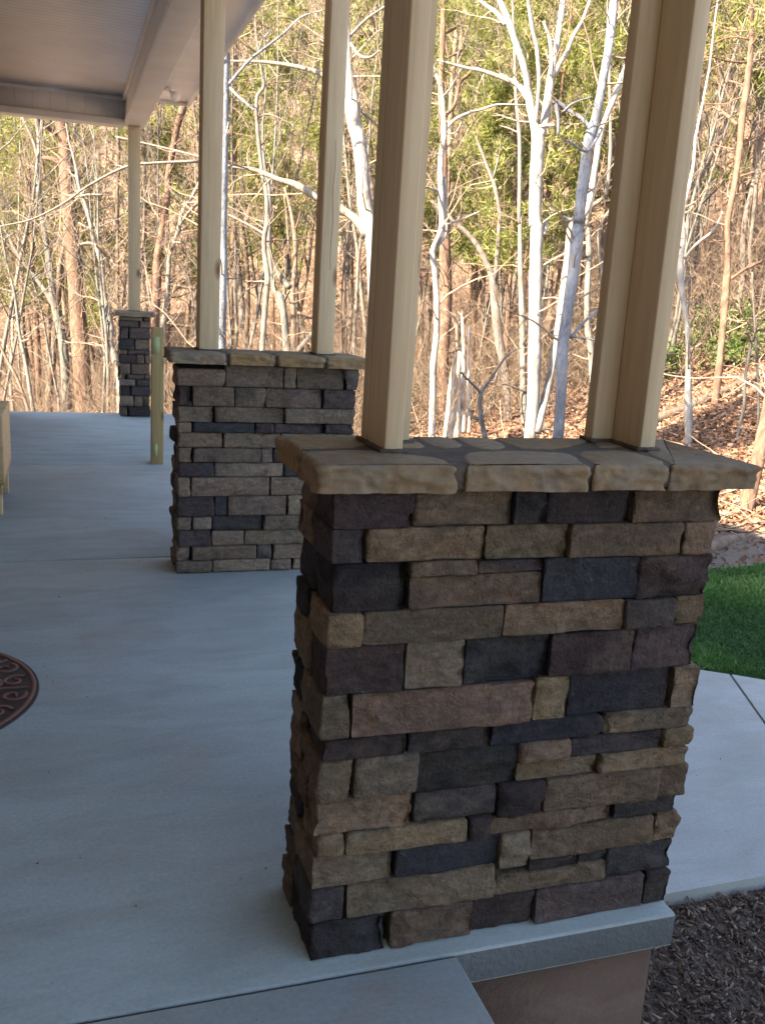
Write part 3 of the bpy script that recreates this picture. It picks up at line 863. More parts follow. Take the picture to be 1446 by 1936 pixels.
CAP1=[[(0.417,1.557),(0.416,1.719),(0.55,1.736),(0.623,1.689),(0.672,1.644),(0.671,1.562)],[(0.697,1.562),(0.745,1.704),(0.824,1.732),(0.967,1.723),(0.986,1.679),(0.955,1.573)],[(0.969,1.568),(1.012,1.724),(1.096,1.746),(1.155,1.735),(1.162,1.633),(1.131,1.573)],[(1.145,1.579),(1.367,1.598),(1.377,1.755),(1.35,1.912),(1.254,1.786),(1.184,1.749)],[(0.413,1.886),(0.61,1.891),(0.57,1.774),(0.418,1.737)],[(0.621,1.884),(0.729,1.884),(0.733,1.814),(0.671,1.758),(0.583,1.762)],[(0.746,1.884),(0.832,1.889),(0.794,1.789),(0.727,1.754)],[(0.841,1.89),(0.892,1.893),(0.903,1.821),(0.839,1.764),(0.801,1.783)],[(0.905,1.894),(1.144,1.908),(1.121,1.846),(0.998,1.757),(0.905,1.747),(0.89,1.807)],[(1.163,1.909),(1.339,1.911),(1.26,1.815),(1.099,1.774),(1.122,1.831)]]
CAP1[3] = [(1.145, 1.567), (1.366, 1.567), (1.366, 1.905), (1.328, 1.905), (1.26, 1.80), (1.19, 1.75)]
CAP1[5] = [(0.621, 1.905), (0.70, 1.905), (0.70, 1.79), (0.67, 1.765), (0.61, 1.77)]
CAP1[6] = [(0.713, 1.905), (0.80, 1.905), (0.785, 1.775), (0.715, 1.765)]
CAP1[7] = [(0.813, 1.905), (0.892, 1.905), (0.888, 1.80), (0.845, 1.75), (0.80, 1.77)]
CAP1[8] = [(0.907, 1.905), (1.146, 1.905), (1.118, 1.85), (0.995, 1.762), (0.91, 1.755), (0.904, 1.80)]
CAP1[9] = [(1.163, 1.905), (1.31, 1.905), (1.25, 1.81), (1.10, 1.772), (1.13, 1.84)]
X1, Y1, W1, D1 = 0.449, 1.600, 0.861, 0.272
build_pillar(X1, Y1, W1, D1, P1S, 'large stone pillar nearest the camera, carrying two angled pine post pairs', 0.0085, 11, 1.0, CAP1, 0.048)
build_pillar(0.462, 4.323, W1, D1, P2S, 'wide stone pillar in the middle of the porch row, partly behind the nearest one', 0.014, 12, 1.35)
build_pillar(0.4687, 9.755, 0.3106, 0.3106, None, 'narrow stone pillar at the far end of the porch with a single post', 0.025, 13, 1.15)

# ------------------------------------------------------------------ posts
def lumber(mb, lo, hi, L): mb.box(np.array(lo) - L, np.array(hi) - L, 0.003)
def angle_post(front, rear, zt, ztop, label, group):
    """two boards nailed into an angle: each board a part"""
    cx = (front[0] + front[1]) / 2
    L = np.array([cx, (front[2] + front[3]) / 2, zt])
    r = thing('porch_post', L, label, 'post', group)
    for a in (front, rear):
        m_ = MB()
        lumber(m_, (a[0], a[2], zt), (a[1], a[3], ztop), L)
        m_.build('board', MAT['pine_post'], r)
    k = MB()                                              # mortar squeezed up round the foot
    rng = np.random.default_rng(int(cx * 1000))
    for a in (front, rear):
        o_ = 0.008
        V, Q = block(np.array([a[0] - o_, a[2] - o_, zt - 0.002]) - L, np.array([a[1] + o_, a[3] + o_, zt + 0.006]) - L, (10, 14, 2))
        V[:, :2] += np.stack([fbm(V * 60 + 3, 51, 2), fbm(V * 60 + 9, 52, 2)], -1) * 0.004
        top = V[:, 2] > 0.004
        V[top, 2] += fbm(V[top] * 50, 53, 2) * 0.002
        k.add(V, Q)
    k.build('mortar_foot', MAT['capmortar'], r)
    return r
G_POST = 'raw pine porch posts'
ZT = 1.0535
angle_post((0.579, 0.617, 1.700, 1.815), (0.577, 0.673, 1.8175, 1.8555), ZT, 2.795, 'front left pine post on the nearest pillar, an angle of two boards', G_POST)
angle_post((1.185, 1.223, 1.742, 1.858), (1.134, 1.225, 1.860, 1.898), ZT, 3.149, 'right-hand pine post on the nearest pillar, seen on its inner corner', G_POST)
angle_post((0.573, 0.664, 4.440, 4.478), (0.573, 0.611, 4.479, 4.565), ZT, 2.795, 'pine post on the left end of the middle pillar beside the hanging beam', G_POST)
crk = angle_post((1.134, 1.217, 4.430, 4.468), (1.134, 1.172, 4.469, 4.555), ZT, 3.149, 'cracked pine post on the right end of the middle pillar', G_POST)
angle_post((0.566, 0.680, 9.84, 9.878), (0.566, 0.680, 9.879, 9.917), ZT, 2.795, 'short pine post on the narrow far pillar under the beam end', G_POST)
m_ = MB()
cz = np.linspace(0.40, 0.98, 15)
m_.tube(np.c_[-0.006 + 0.0025 * np.sin(cz * 23), np.full(15, -0.0628), cz], 0.0007 + 0.0007 * np.sin(np.linspace(0.05, 3.1, 15)), 5)
m_.build('crack', MAT['mortar'], crk)

r = thing('fence_post', (0.6205, 7.19, 0), 'short square greenish treated wooden post standing on the slab beside the middle pillar', 'post')
m_ = MB().box((-0.0445, -0.0445, 0), (0.0445, 0.0445, 1.025), 0.004)
m_.build('timber', MAT['treated'], r)
m_ = MB().box((-0.0455, -0.0462, 0.83), (0.012, -0.0447, 0.955)).box((-0.0462, -0.0462, 0.83), (-0.0447, 0.02, 0.955))
m_.build('green_tag', MAT['tag'], r)
m_ = MB().box((-0.03, -0.0462, 0.06), (0.0, -0.0447, 0.16))
m_.build('green_tag', MAT['tag'], r)

# wooden storage box on stub legs against the house wall
r = thing('wooden_box', (-0.53, 5.62, 0), 'pale wooden box on short legs at the left edge of the slab', 'box')
m_ = MB().box((-0.2, -0.05, 0.207), (0.168, 0.62, 0.575), 0.005)
m_.build('panel', MAT['crate'], r)
m_ = MB().box((-0.205, -0.055, 0.180), (0.166, 0.625, 0.2055), 0.002)
m_.build('bottom_rail', MAT['treated'], r)
for sx in (-0.19, 0.092):
    for sy in (-0.045, 0.54):
        m_ = MB().box((sx, sy, 0.0), (sx + 0.06, sy + 0.06, 0.179), 0.003)
        m_.build('leg', MAT['crate'], r)

# half-round door mat
def build_mat():
    R = 0.46
    c = np.array([-0.576, 3.10, 0.0])
    o = thing('door_mat', c, 'black half-round rubber door mat with coppery scrollwork', 'mat')
    a = np.linspace(-math.pi / 2, math.pi / 2, 61)
    b = MB()
    ring = np.c_[R * np.cos(a), R * np.sin(a)]
    n = len(ring)
    top, bot = np.c_[ring, np.full(n, 0.0065)], np.c_[ring * 1.004, np.full(n, 0.0)]
    b.add(top, G=np.arange(n))
    V = np.concatenate([top, bot])
    i = np.arange(n)
    b.add(V, np.stack([i, i + n, (i + 1) % n + n, (i + 1) % n], -1))
    b.build('base', MAT['rubber'], o)
    b = MB()
    def strip(pts, w, z0=0.006, z1=0.0105, closed=False):
        P = np.array(pts, float)
        T = unit(np.gradient(P, axis=0))
        Nn = np.c_[-T[:, 1], T[:, 0]]
        w = np.broadcast_to(w, (len(P),))[:, None]
        A, B_ = P + Nn * w / 2, P - Nn * w / 2
        A2, B2 = P + Nn * w * .32, P - Nn * w * .32
        k = len(P)
        V = np.concatenate([np.c_[A, np.full(k, z0)], np.c_[A2, np.full(k, z1)], np.c_[B2, np.full(k, z1)], np.c_[B_, np.full(k, z0)]])
        ii = np.arange(k - 1)
        Q = np.concatenate([np.stack([ii + s * k, ii + s * k + 1, ii + (s + 1) * k + 1, ii + (s + 1) * k], -1) for s in range(3)])
        b.add(V, Q[:, ::-1])
    strip(np.c_[(R - .016) * np.cos(a), (R - .016) * np.sin(a)], 0.018)
    strip(np.c_[(R - .205) * np.cos(a), (R - .205) * np.sin(a)], 0.014)
    b.build('rim', MAT['copper'], o)
    b = MB()
    for th in np.radians([-72, -36, 0, 36, 72]):
        strip(np.c_[np.linspace(0.06, R - .03, 12) * math.cos(th), np.linspace(0.06, R - .03, 12) * math.sin(th)], 0.012)
    def curl(cx, cy, r0, turn, start):
        t = np.linspace(0, 1, 34)
        rr = r0 * (1 - 0.78 * t)
        an = start + turn * t * 2 * math.pi * 1.15
        strip(np.c_[cx + rr * np.cos(an), cy + rr * np.sin(an)], 0.017 - 0.006 * t)
    for th in np.radians(np.arange(-81, 90, 18)):
        for rad, rr, tn in ((R - .075, .043, 1), (R - .15, .036, -1)):
            curl(rad * math.cos(th), rad * math.sin(th), rr, tn if math.sin(th * 10) > 0 else -tn, th + 0.6)
    for th in np.radians(np.arange(-67, 80, 33)):
        curl(.17 * math.cos(th), .17 * math.sin(th), .045, 1, th)
    b.build('scrollwork', MAT['copper'], o)
build_mat()

# ------------------------------------------------------------------ the traced trees: stem, limbs and twigs at their own distances
TREES = {
 'bigpine':('pine',21,[(159,780,32.9),(158,743,32.9),(151,638,31.5),(145,559,29.4),(141,500,30.2),(137,463,28.9),(131,397,26.3),(126,331,25.0),(124,279,23.7),(116,224,23.7)],[[(110,255,10.0),(89,239,8.4),(69,220,7.9)],[(116,310,8.9),(97,300,8.4),(76,299,6.8)],[(118,413,5.3),(100,407,4.7),(84,410,3.2)],[(121,434,3.7),(92,423,2.9),(66,431,2.1)],[(139,672,5.3),(126,665,4.7),(111,660,3.2)],[(142,745,5.3),(129,738,4.7),(116,729,3.4)],[(147,596,4.7),(154,588,3.9),(163,584,2.6)],[(124,345,5.3),(137,331,4.7),(131,316,7.9)],[(158,509,3.2),(179,512,2.4),(194,504,1.6)],[(160,559,3.7),(179,567,2.6),(210,572,1.6)],[(116,381,3.7),(87,368,2.9),(39,359,1.8)]]),
 'greyleft':('grey',19,[(131,780,19.7),(126,743,18.4),(122,664,17.1),(113,611,17.1),(102,564,14.5),(95,506,12.6),(95,500,12.6),(89,463,11.8),(79,397,10.5),(72,331,10.0),(75,266,8.4),(70,226,8.4)],[[(105,582,11.0),(87,551,9.5),(63,519,7.9),(34,480,6.8),(18,450,6.3),(5,418,4.2)],[(72,300,5.3),(63,266,4.7),(42,221,3.7)],[(116,590,4.2),(108,584,3.2),(104,581,2.1)]]),
 'thinleft':('grey',17,[(63,774,7.4),(50,690,6.6),(37,625,5.8),(29,559,5.3),(16,506,3.9),(5,450,3.2),(-5,384,2.4)],[[(39,640,3.2),(68,622,2.4),(97,598,1.6)],[(24,551,2.6),(5,546,1.8),(-16,540,1.3)]]),
 'leanleft':('tan',15,[(54,774,6.6),(34,717,5.8),(16,685,5.3),(0,653,4.7),(-24,611,3.9)],[]),
 'curved':('pale',17,[(229,782,13.7),(226,711,13.1),(218,680,13.1),(209,648,12.6),(210,617,12.6),(202,585,11.8),(196,546,11.0),(192,493,10.0),(181,463,8.4),(173,431,7.4),(163,389,6.6),(150,352,5.8),(143,310,4.7),(131,266,3.2)],[[(181,465,6.8),(168,460,6.3),(147,464,5.8)],[(208,489,4.7),(189,471,4.2),(181,463,3.7)],[(152,371,4.7),(168,368,3.7),(194,368,2.1)],[(150,421,3.2),(163,429,2.6),(173,431,2.4)]]),
 'slim6':('tan',25,[(226,664,6.8),(223,585,7.4),(223,437,6.8),(222,384,6.6),(225,305,7.4),(223,239,6.3),(229,200,5.3)],[[(210,255,2.6),(226,263,2.4),(239,266,1.8)],[(205,381,2.6),(218,400,2.6),(223,418,2.1)]]),
 'redpine':('pine',19,[(288,717,18.4),(289,664,17.9),(290,625,17.3),(294,585,17.1),(297,546,17.1),(298,493,15.8),(304,450,14.5),(310,410,13.7),(317,371,13.1),(319,331,11.8),(326,292,11.8),(336,239,12.6),(346,205,13.1),(355,163,11.6)],[[(321,287,3.7),(336,268,2.6),(352,260,1.6)],[(310,405,3.2),(294,405,2.6),(284,408,1.6)]]),
 'palebroken':('pale',18,[(310,664,12.1),(310,611,11.8),(315,572,10.5),(319,519,9.2),(321,480,7.9),(329,463,7.9),(339,431,7.9),(347,397,7.4),(363,373,6.3),(376,347,5.3),(392,310,3.7)],[[(339,429,6.3),(355,405,5.8),(376,381,4.7)],[(339,389,3.7),(357,384,3.7),(377,381,3.2)],[(323,471,5.3),(331,459,4.2),(342,459,2.6)]]),
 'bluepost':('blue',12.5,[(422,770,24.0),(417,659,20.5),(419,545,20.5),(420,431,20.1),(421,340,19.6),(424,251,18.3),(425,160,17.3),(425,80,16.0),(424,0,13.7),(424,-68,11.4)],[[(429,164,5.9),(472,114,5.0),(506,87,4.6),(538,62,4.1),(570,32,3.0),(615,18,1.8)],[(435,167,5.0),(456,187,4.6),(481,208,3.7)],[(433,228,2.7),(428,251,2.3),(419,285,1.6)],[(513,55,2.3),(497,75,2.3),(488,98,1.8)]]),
 'slimkink':('pale',16,[(496,682,10.5),(496,659,10.3),(500,602,10.3),(504,557,10.3),(506,523,10.3),(501,486,10.3),(500,450,9.6),(506,413,9.6),(504,374,8.7),(500,340,8.0),(498,342,8.2),(490,274,7.8),(486,228,6.8),(486,185,6.8),(499,164,6.8),(496,137,6.8),(490,103,5.0),(484,57,4.1),(483,14,3.4),(478,-34,2.5)],[[(501,420,2.7),(478,413,2.3),(433,390,1.4)],[(501,443,4.1),(474,427,4.1),(433,406,3.2)],[(488,100,2.7),(469,89,2.1),(447,73,1.4)],[(483,14,2.1),(506,11,1.6),(529,0,1.1)],[(486,205,2.3),(460,189,2.1),(435,169,1.1)]]),
 'doublestem':('tan',19,[(556,678,11.0),(556,664,10.3),(555,602,11.0),(553,557,10.3),(556,523,9.1),(559,477,8.7),(556,431,8.0),(547,386,5.7),(538,354,4.6)],[[(558,436,4.6),(567,408,3.7),(570,395,2.3)],[(563,591,5.0),(579,598,5.9),(595,602,5.9)],[(538,367,5.9),(542,408,4.6),(547,477,4.1)]]),
 'bentoak':('grey',18,[(544,678,16.4),(542,664,16.0),(539,614,14.1),(531,564,13.7),(520,550,9.6),(514,518,9.1),(510,477,10.3),(508,443,10.3),(510,386,9.1),(506,340,8.0),(501,319,6.8),(497,274,4.6)],[[(547,543,11.4),(533,527,11.0),(515,497,9.1),(508,468,6.8)],[(538,568,4.6),(547,550,4.1)],[(565,664,12.6),(579,646,11.4),(593,630,11.0),(615,609,9.1)]]),
 'bigwhite':('white',13.5,[(716,840,37.0),(716,800,36.0),(715,700,34.0),(712,600,33.0),(707,470,31.0),(700,430,31.0),(690,386,30.0),(686,342,27.0),(680,275,27.0),(668,228,26.0),(668,190,25.0),(660,160,24.0),(656,115,20.0),(655,60,16.0),(650,0,13.0),(640,-80,10.0)],[[(696,445,24.0),(672,415,20.0),(640,393,18.0),(592,368,17.0),(558,349,16.0),(528,340,13.0),(487,323,11.0),(455,317,9.0),(428,313,8.0),(375,296,7.0),(300,277,6.0),(218,258,4.0)],[(668,225,16.0),(640,170,13.0),(612,143,12.0),(570,128,11.0),(524,120,10.0),(480,116,8.0),(430,115,6.0),(380,110,4.0)],[(660,70,7.0),(693,36,6.0),(738,5,5.0),(790,-40,4.0)],[(661,80,7.0),(680,105,7.0),(700,108,6.0),(718,95,4.0)],[(684,210,6.0),(720,245,5.0),(745,280,4.0)],[(668,145,5.0),(700,144,4.0),(745,146,3.0)],[(712,345,5.0),(726,372,8.0),(727,380,3.0)],[(375,305,7.0),(300,308,6.0),(240,315,6.0),(170,350,6.0),(120,385,5.0),(60,415,5.0),(0,428,4.0)]]),
 'twinwhite':('white',14,[(816,836,13.4),(816,821,13.1),(818,749,13.1),(819,690,13.1),(825,632,13.1),(825,574,12.2),(822,516,11.6),(818,476,12.2),(830,444,10.2),(836,420,12.2),(833,365,12.2),(833,304,11.0),(839,259,10.0),(838,213,8.5),(836,177,7.3),(826,146,6.1),(817,116,4.3)],[[(841,247,6.1),(859,227,5.5),(887,213,5.5),(911,207,4.3),(938,198,4.0),(975,198,3.0),(999,199,2.1)],[(838,183,3.7),(853,164,3.3),(871,131,2.1)],[(819,474,8.1),(834,455,7.6),(843,438,7.6),(840,400,7.3),(842,420,7.9),(840,335,6.7)],[(842,253,2.7),(862,250,2.7),(874,225,1.8)],[(829,362,5.5),(813,356,4.9),(801,353,4.3)],[(843,425,4.1),(866,417,3.5),(907,400,2.9)]]),
 'centrepine':('pine',20,[(840,836,19.2),(840,818,18.9),(838,749,20.3),(837,661,24.7),(841,603,23.8),(843,545,22.7),(841,487,21.8),(841,429,18.9),(838,396,15.2),(839,274,12.8),(833,183,12.2),(836,91,11.0),(838,0,9.7),(838,-61,7.9)],[[(841,219,7.9),(859,198,7.3),(868,158,7.3),(883,143,6.7),(905,116,4.9)],[(844,110,4.9),(865,100,4.3),(871,94,2.4)],[(841,64,4.9),(862,52,4.3),(877,40,2.4)],[(851,467,4.1),(872,444,3.5),(857,426,2.3)]]),
 'forkwhite':('white',14,[(1001,841,23.8),(1002,821,23.2),(1008,749,24.7),(1010,661,24.7),(1011,574,24.7),(1013,487,23.8),(1014,429,23.8),(1011,420,24.3),(1013,335,25.0),(1016,289,24.3),(1016,262,24.3),(1010,237,17.0),(1002,198,15.2),(993,137,13.4),(978,91,12.8),(960,37,12.2),(944,0,10.3),(932,-37,8.5)],[[(955,46,8.5),(938,24,7.9),(917,9,6.7),(896,-9,4.3)],[(1013,237,9.1),(1014,213,7.9),(1019,152,8.5),(1014,91,7.9),(1005,46,7.6),(998,0,6.7),(990,-46,4.9)],[(1019,259,18.3),(1028,237,17.0),(1034,198,16.7),(1040,152,14.6),(1051,91,11.6),(1058,46,12.2),(1064,0,11.0),(1068,-46,8.5)],[(1045,146,11.0),(1057,122,9.7),(1072,97,9.1),(1084,67,7.9),(1100,40,7.3),(1115,0,6.1),(1127,-37,4.3)],[(1042,143,8.5),(1042,107,7.9),(1039,76,7.3),(1027,40,5.5)],[(999,189,13.4),(987,170,12.2),(975,158,11.0),(938,143,7.9),(905,132,6.7),(880,128,5.5),(826,113,3.7)],[(1013,818,19.2),(1023,778,16.8),(1031,749,15.1),(1046,676,16.0),(1055,618,15.1),(1063,560,13.9),(1072,487,12.2),(1078,429,11.0),(1109,396,12.8),(1124,320,12.2),(1133,259,12.2),(1145,222,11.6),(1173,152,12.2),(1188,116,12.2),(1203,70,12.2),(1212,24,11.0),(1224,-24,8.5)],[(1017,239,6.1),(1033,237,5.5),(1048,237,4.3)],[(1005,231,3.0),(975,228,2.4),(932,213,1.5)],[(1017,365,2.4),(1033,393,2.4),(1054,405,1.5)],[(1026,502,4.1),(1046,490,3.5),(1069,478,2.3)],[(1026,444,11.6),(1031,426,8.7),(1034,412,3.5)]]),
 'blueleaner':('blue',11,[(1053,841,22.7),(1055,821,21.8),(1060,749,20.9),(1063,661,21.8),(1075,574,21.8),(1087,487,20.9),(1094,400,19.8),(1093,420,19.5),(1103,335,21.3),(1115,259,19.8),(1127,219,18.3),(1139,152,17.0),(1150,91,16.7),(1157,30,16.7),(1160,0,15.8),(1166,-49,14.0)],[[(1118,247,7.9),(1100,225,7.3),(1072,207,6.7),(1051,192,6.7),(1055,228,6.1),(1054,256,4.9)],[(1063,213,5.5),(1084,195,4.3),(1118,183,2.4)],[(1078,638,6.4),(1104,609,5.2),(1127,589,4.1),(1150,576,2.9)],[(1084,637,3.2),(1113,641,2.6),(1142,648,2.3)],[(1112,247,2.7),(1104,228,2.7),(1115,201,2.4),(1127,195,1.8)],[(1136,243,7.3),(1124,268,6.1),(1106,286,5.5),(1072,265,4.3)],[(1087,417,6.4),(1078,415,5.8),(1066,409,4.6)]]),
 'darkoak':('dark',19,[(959,836,14.5),(959,821,14.5),(956,719,15.1),(941,632,16.8),(934,560,16.0),(927,516,12.2),(904,467,10.5),(877,435,8.7),(848,406,7.0),(835,341,5.5)],[[(936,528,8.7),(941,458,8.1),(944,400,8.1),(934,350,7.9),(926,329,6.7),(911,289,5.5),(899,259,3.0)],[(932,338,4.3),(944,289,3.7),(947,253,2.4)],[(944,690,4.1),(936,719,4.1),(927,763,3.5),(921,786,2.9)]]),
 'palemid':('pale',18,[(991,836,12.8),(989,749,12.8),(988,690,12.2),(986,574,11.6),(983,487,9.3),(983,400,7.6),(981,420,7.9),(982,274,7.6),(975,183,6.7),(972,91,5.2),(969,18,3.7)],[[(997,743,4.1),(956,727,3.2),(933,731,2.0)],[(978,250,3.0),(963,243,2.4),(944,237,1.5)]]),
 'redsnag':('pine',26,[(893,661,10.5),(895,632,10.5),(895,545,10.5),(898,458,9.3),(899,435,7.0),(901,383,4.6)],[]),
 'greyright':('grey',16,[(1127,830,12.2),(1124,778,12.2),(1116,661,13.4),(1110,618,12.8),(1110,545,11.0),(1113,487,10.5),(1113,400,9.3),(1145,365,7.9),(1154,274,6.1)],[[(1107,487,4.6),(1098,467,3.5),(1089,452,2.3)]]),
 'ysapling':('grey',11.5,[(921,844,11.0),(915,821,9.9),(908,778,8.1),(909,743,7.6),(927,717,5.8),(950,682,4.4),(968,664,2.9),(985,658,2.0)],[[(909,743,5.8),(895,728,4.9),(880,714,3.8),(869,702,2.6)],[(912,792,6.4),(895,789,5.2),(886,772,3.5)]]),
 'pinkmid':('tan',23,[(1040,778,11.6),(1040,661,12.2),(1039,618,12.2),(1040,574,11.6),(1039,487,9.9),(1040,400,8.7),(1039,274,6.7)],[]),
 'snag':('snag',14.5,[(854,841,32.5),(854,818,31.4),(857,763,26.7),(860,719,22.1),(866,667,12.8),(870,650,2.9)],[[(875,818,13.1),(873,749,11.6),(875,690,8.7),(875,632,6.4),(872,586,3.5)],[(864,667,7.0),(864,632,6.4),(861,603,4.6),(840,584,2.6)],[(886,818,7.6),(885,719,6.4),(886,618,4.1)]]),
 'whiteright':('white',0,[(1301,840,13.6),(1300,764,13.6),(1300,707,11.8),(1300,661,9.5),(1298,616,10.5),(1292,570,11.4),(1286,532,13.2),(1286,491,11.4),(1291,450,9.5),(1290,400,8.2),(1308,325,6.1),(1314,260,4.8)],[[(1293,489,5.9),(1308,470,5.5),(1321,457,5.0),(1349,434,4.1),(1365,400,2.7)],[(1299,664,3.2),(1312,657,2.7),(1326,648,1.8)],[(1304,820,6.8),(1306,764,5.9),(1301,695,4.5),(1299,673,2.7)],[(1287,573,1.8),(1303,574,1.8),(1321,570,1.1)],[(1294,541,3.2),(1303,527,2.5),(1312,520,1.6)]]),
 'tallpineright':('pine',0,[(1350,768,15.0),(1356,718,13.6),(1362,661,12.7),(1367,605,13.6),(1371,548,14.5),(1375,491,11.8),(1375,420,10.9),(1388,347,10.4),(1397,282,11.7),(1403,217,12.6),(1412,152,12.6),(1419,87,10.0),(1420,43,8.7),(1420,0,7.4),(1420,-43,5.6)],[[(1410,118,4.8),(1384,117,3.9),(1357,111,3.0),(1331,102,2.2)],[(1416,75,4.8),(1392,70,3.9),(1366,74,3.5),(1340,87,2.6)],[(1405,162,3.9),(1390,156,3.3),(1375,152,2.2)],[(1392,236,6.9),(1379,223,6.9),(1366,213,6.5),(1352,204,5.6)],[(1403,184,3.5),(1386,189,3.0),(1366,197,3.0),(1323,196,2.2)],[(1388,282,3.0),(1370,279,2.4),(1349,273,1.7)],[(1418,57,3.9),(1392,59,3.5),(1370,52,2.6),(1344,43,1.7)],[(1423,76,3.5),(1436,67,3.0),(1453,69,2.2)],[(1425,117,3.5),(1444,111,2.6),(1462,108,1.7)],[(1405,269,3.5),(1427,260,2.8),(1446,254,2.2)],[(1375,531,5.5),(1394,518,5.5),(1408,509,5.9),(1446,491,4.5),(1476,482,2.7)],[(1371,455,2.7),(1358,456,2.7),(1340,457,1.8)],[(1397,334,3.5),(1416,328,2.6),(1436,321,2.0)]]),
 'sprout':('grey',0,[(1392,832,6.1),(1399,798,5.9),(1406,764,5.7),(1408,718,5.2),(1417,661,5.7),(1421,643,5.0),(1431,635,3.6),(1446,634,2.5),(1465,627,1.6)],[[(1419,648,4.1),(1415,636,2.7),(1408,625,1.6)],[(1424,645,3.2),(1428,627,2.3),(1435,605,1.4)],[(1408,725,1.8),(1406,707,1.6),(1415,673,1.1)]]),
 'cornerpine':('pine',0,[(1408,975,24.0),(1425,900,25.0),(1450,790,27.0),(1478,650,27.0),(1500,500,25.0),(1520,300,22.0),(1540,100,18.0)],[[(1428,900,6.0),(1400,870,4.0),(1370,860,3.0)]]),
 'darkpair':('dark',22,[(1393,584,10.5),(1395,577,10.5),(1402,536,10.5),(1403,502,10.9),(1406,423,10.2),(1423,347,8.7),(1427,282,6.9),(1431,217,5.6)],[[(1421,573,5.5),(1419,514,6.4),(1416,475,7.3),(1419,445,7.3),(1424,400,6.8),(1438,239,5.2),(1441,184,3.5)]]),
 'slimdark':('grey',13,[(1433,786,5.0),(1433,741,5.0),(1429,673,5.5),(1427,627,5.0),(1424,582,4.1),(1421,514,3.2)],[[(1428,627,1.8),(1437,618,1.4),(1446,614,0.9)]]),
 'slimright':('pine',28,[(1366,477,5.2),(1364,412,5.2),(1361,260,4.8),(1359,174,4.3),(1357,108,3.9),(1356,43,3.0)],[]),
 'slimright2':('dark',24,[(1318,456,6.1),(1321,325,6.1),(1323,239,5.6),(1325,152,4.3)],[]),
 'slimgap':('pale',20,[(1145,719,5.8),(1139,603,6.4),(1137,516,6.4),(1133,429,5.8),(1173,365,5.5),(1176,274,7.3),(1179,183,5.5),(1177,91,3.7)],[[(1176,262,3.0),(1170,198,2.7),(1163,183,1.8)]])}

TREE_INFO = {
    'bigpine': ('thick reddish pine with broken white branch stubs, left of the far pillar', 'pine_bark', 'pine'),
    'greyleft': ('grey crooked tree with a forked stem just left of the thick stubby pine', 'grey_bark', 'tree'),
    'thinleft': ('thin grey tree leaning left near the slab edge, far left', 'grey_bark', 'tree'),
    'leanleft': ('pale orange sapling leaning hard left at the edge of the slab', 'tan_bark', 'tree'),
    'curved': ('pale tree with an S-curved trunk just left of the far stone pillar', 'pale_bark', 'tree'),
    'slim6': ('slim tan tree right behind the far pine post', 'tan_bark', 'tree'),
    'redpine': ('slanting orange-barked pine right of the far post, below the flood lamp', 'pine_bark', 'pine'),
    'palebroken': ('pale broken-limbed tree leaning right beside the slanting orange pine', 'pale_bark', 'tree'),
    'bluepost': ('bluish grey trunk half hidden by the left post of the middle pillar', 'shade_blue_bark', 'tree'),
    'slimkink': ('slim pale tree with a kinked trunk between the two middle pillar posts', 'pale_bark', 'tree'),
    'doublestem': ('pinkish narrow trunk forking near the top, left of the cracked post', 'tan_bark', 'tree'),
    'bentoak': ('grey tree bent sharply over to the left behind the kinked slim tree', 'grey_bark', 'tree'),
    'bigwhite': ('big curved white tree with very long left limbs, right of the cracked post', 'white_bark', 'tree'),
    'twinwhite': ('thin white double-stemmed tree just right of the front left post', 'white_bark', 'tree'),
    'centrepine': ('reddish pine with a dark tuft at the top behind the thin white double stem', 'pine_bark', 'pine'),
    'forkwhite': ('large bright white tree forking into many stems between the nearest posts', 'white_bark', 'tree'),
    'blueleaner': ('blue-grey lichened trunk leaning right in front of the big white fork', 'shade_blue_bark', 'tree'),
    'darkoak': ('dark crooked tree curving left, left of the big white fork', 'dark_bark', 'tree'),
    'palemid': ('pale slender tree standing close left of the big white fork', 'pale_bark', 'tree'),
    'redsnag': ('short dark red dead trunk without branches behind the broken stump', 'pine_bark', 'snag'),
    'greyright': ('grey tree curving up just left of the front right post', 'grey_bark', 'tree'),
    'ysapling': ('small dark Y-shaped sapling above the nearest pillar cap', 'grey_bark', 'tree'),
    'pinkmid': ('pinkish trunk seen between the white fork and the leaning blue-grey trunk', 'tan_bark', 'tree'),
    'snag': ('splintered broken stump with a bright bare face above the pillar cap', 'snag_bark', 'snag'),
    'whiteright': ('white knobbly trunk right of the front right post on the leafy slope', 'white_bark', 'tree'),
    'tallpineright': ('tall pine with whorled bare branches and peeling orange base, at right', 'pine_bark', 'pine'),
    'sprout': ('small grey sapling with upswept twigs beside the leaning log, at right', 'grey_bark', 'tree'),
    'cornerpine': ('orange sunlit trunk leaning right at the right edge above the lawn', 'pine_bark', 'pine'),
    'darkpair': ('dark pair of trunks on the slope behind the peeling pine', 'dark_bark', 'tree'),
    'slimdark': ('very slim dark sapling rising over the log at the right edge', 'grey_bark', 'tree'),
    'slimright': ('slim straight pine trunk right beside the front right post, up high', 'pine_bark', 'pine'),
    'slimright2': ('slim dark trunk touching the outer edge of the front right post', 'dark_bark', 'tree'),
    'slimgap': ('slim pale tree close to the inner edge of the front right post', 'pale_bark', 'tree'),
}

def catmull(P, k=5):
    P = np.asarray(P, float)
    E = np.concatenate([2 * P[:1] - P[1:2], P, 2 * P[-1:] - P[-2:-1]])
    out = []
    for i in range(1, len(E) - 2):
        for t in np.arange(k) / k:
            a, b, c, d = E[i - 1], E[i], E[i + 1], E[i + 2]
            out.append(0.5 * (2 * b + (c - a) * t + (2 * a - 5 * b + 4 * c - d) * t * t + (3 * b - a - 3 * c + d) * t ** 3))
    out.append(P[-1])
    return np.array(out)

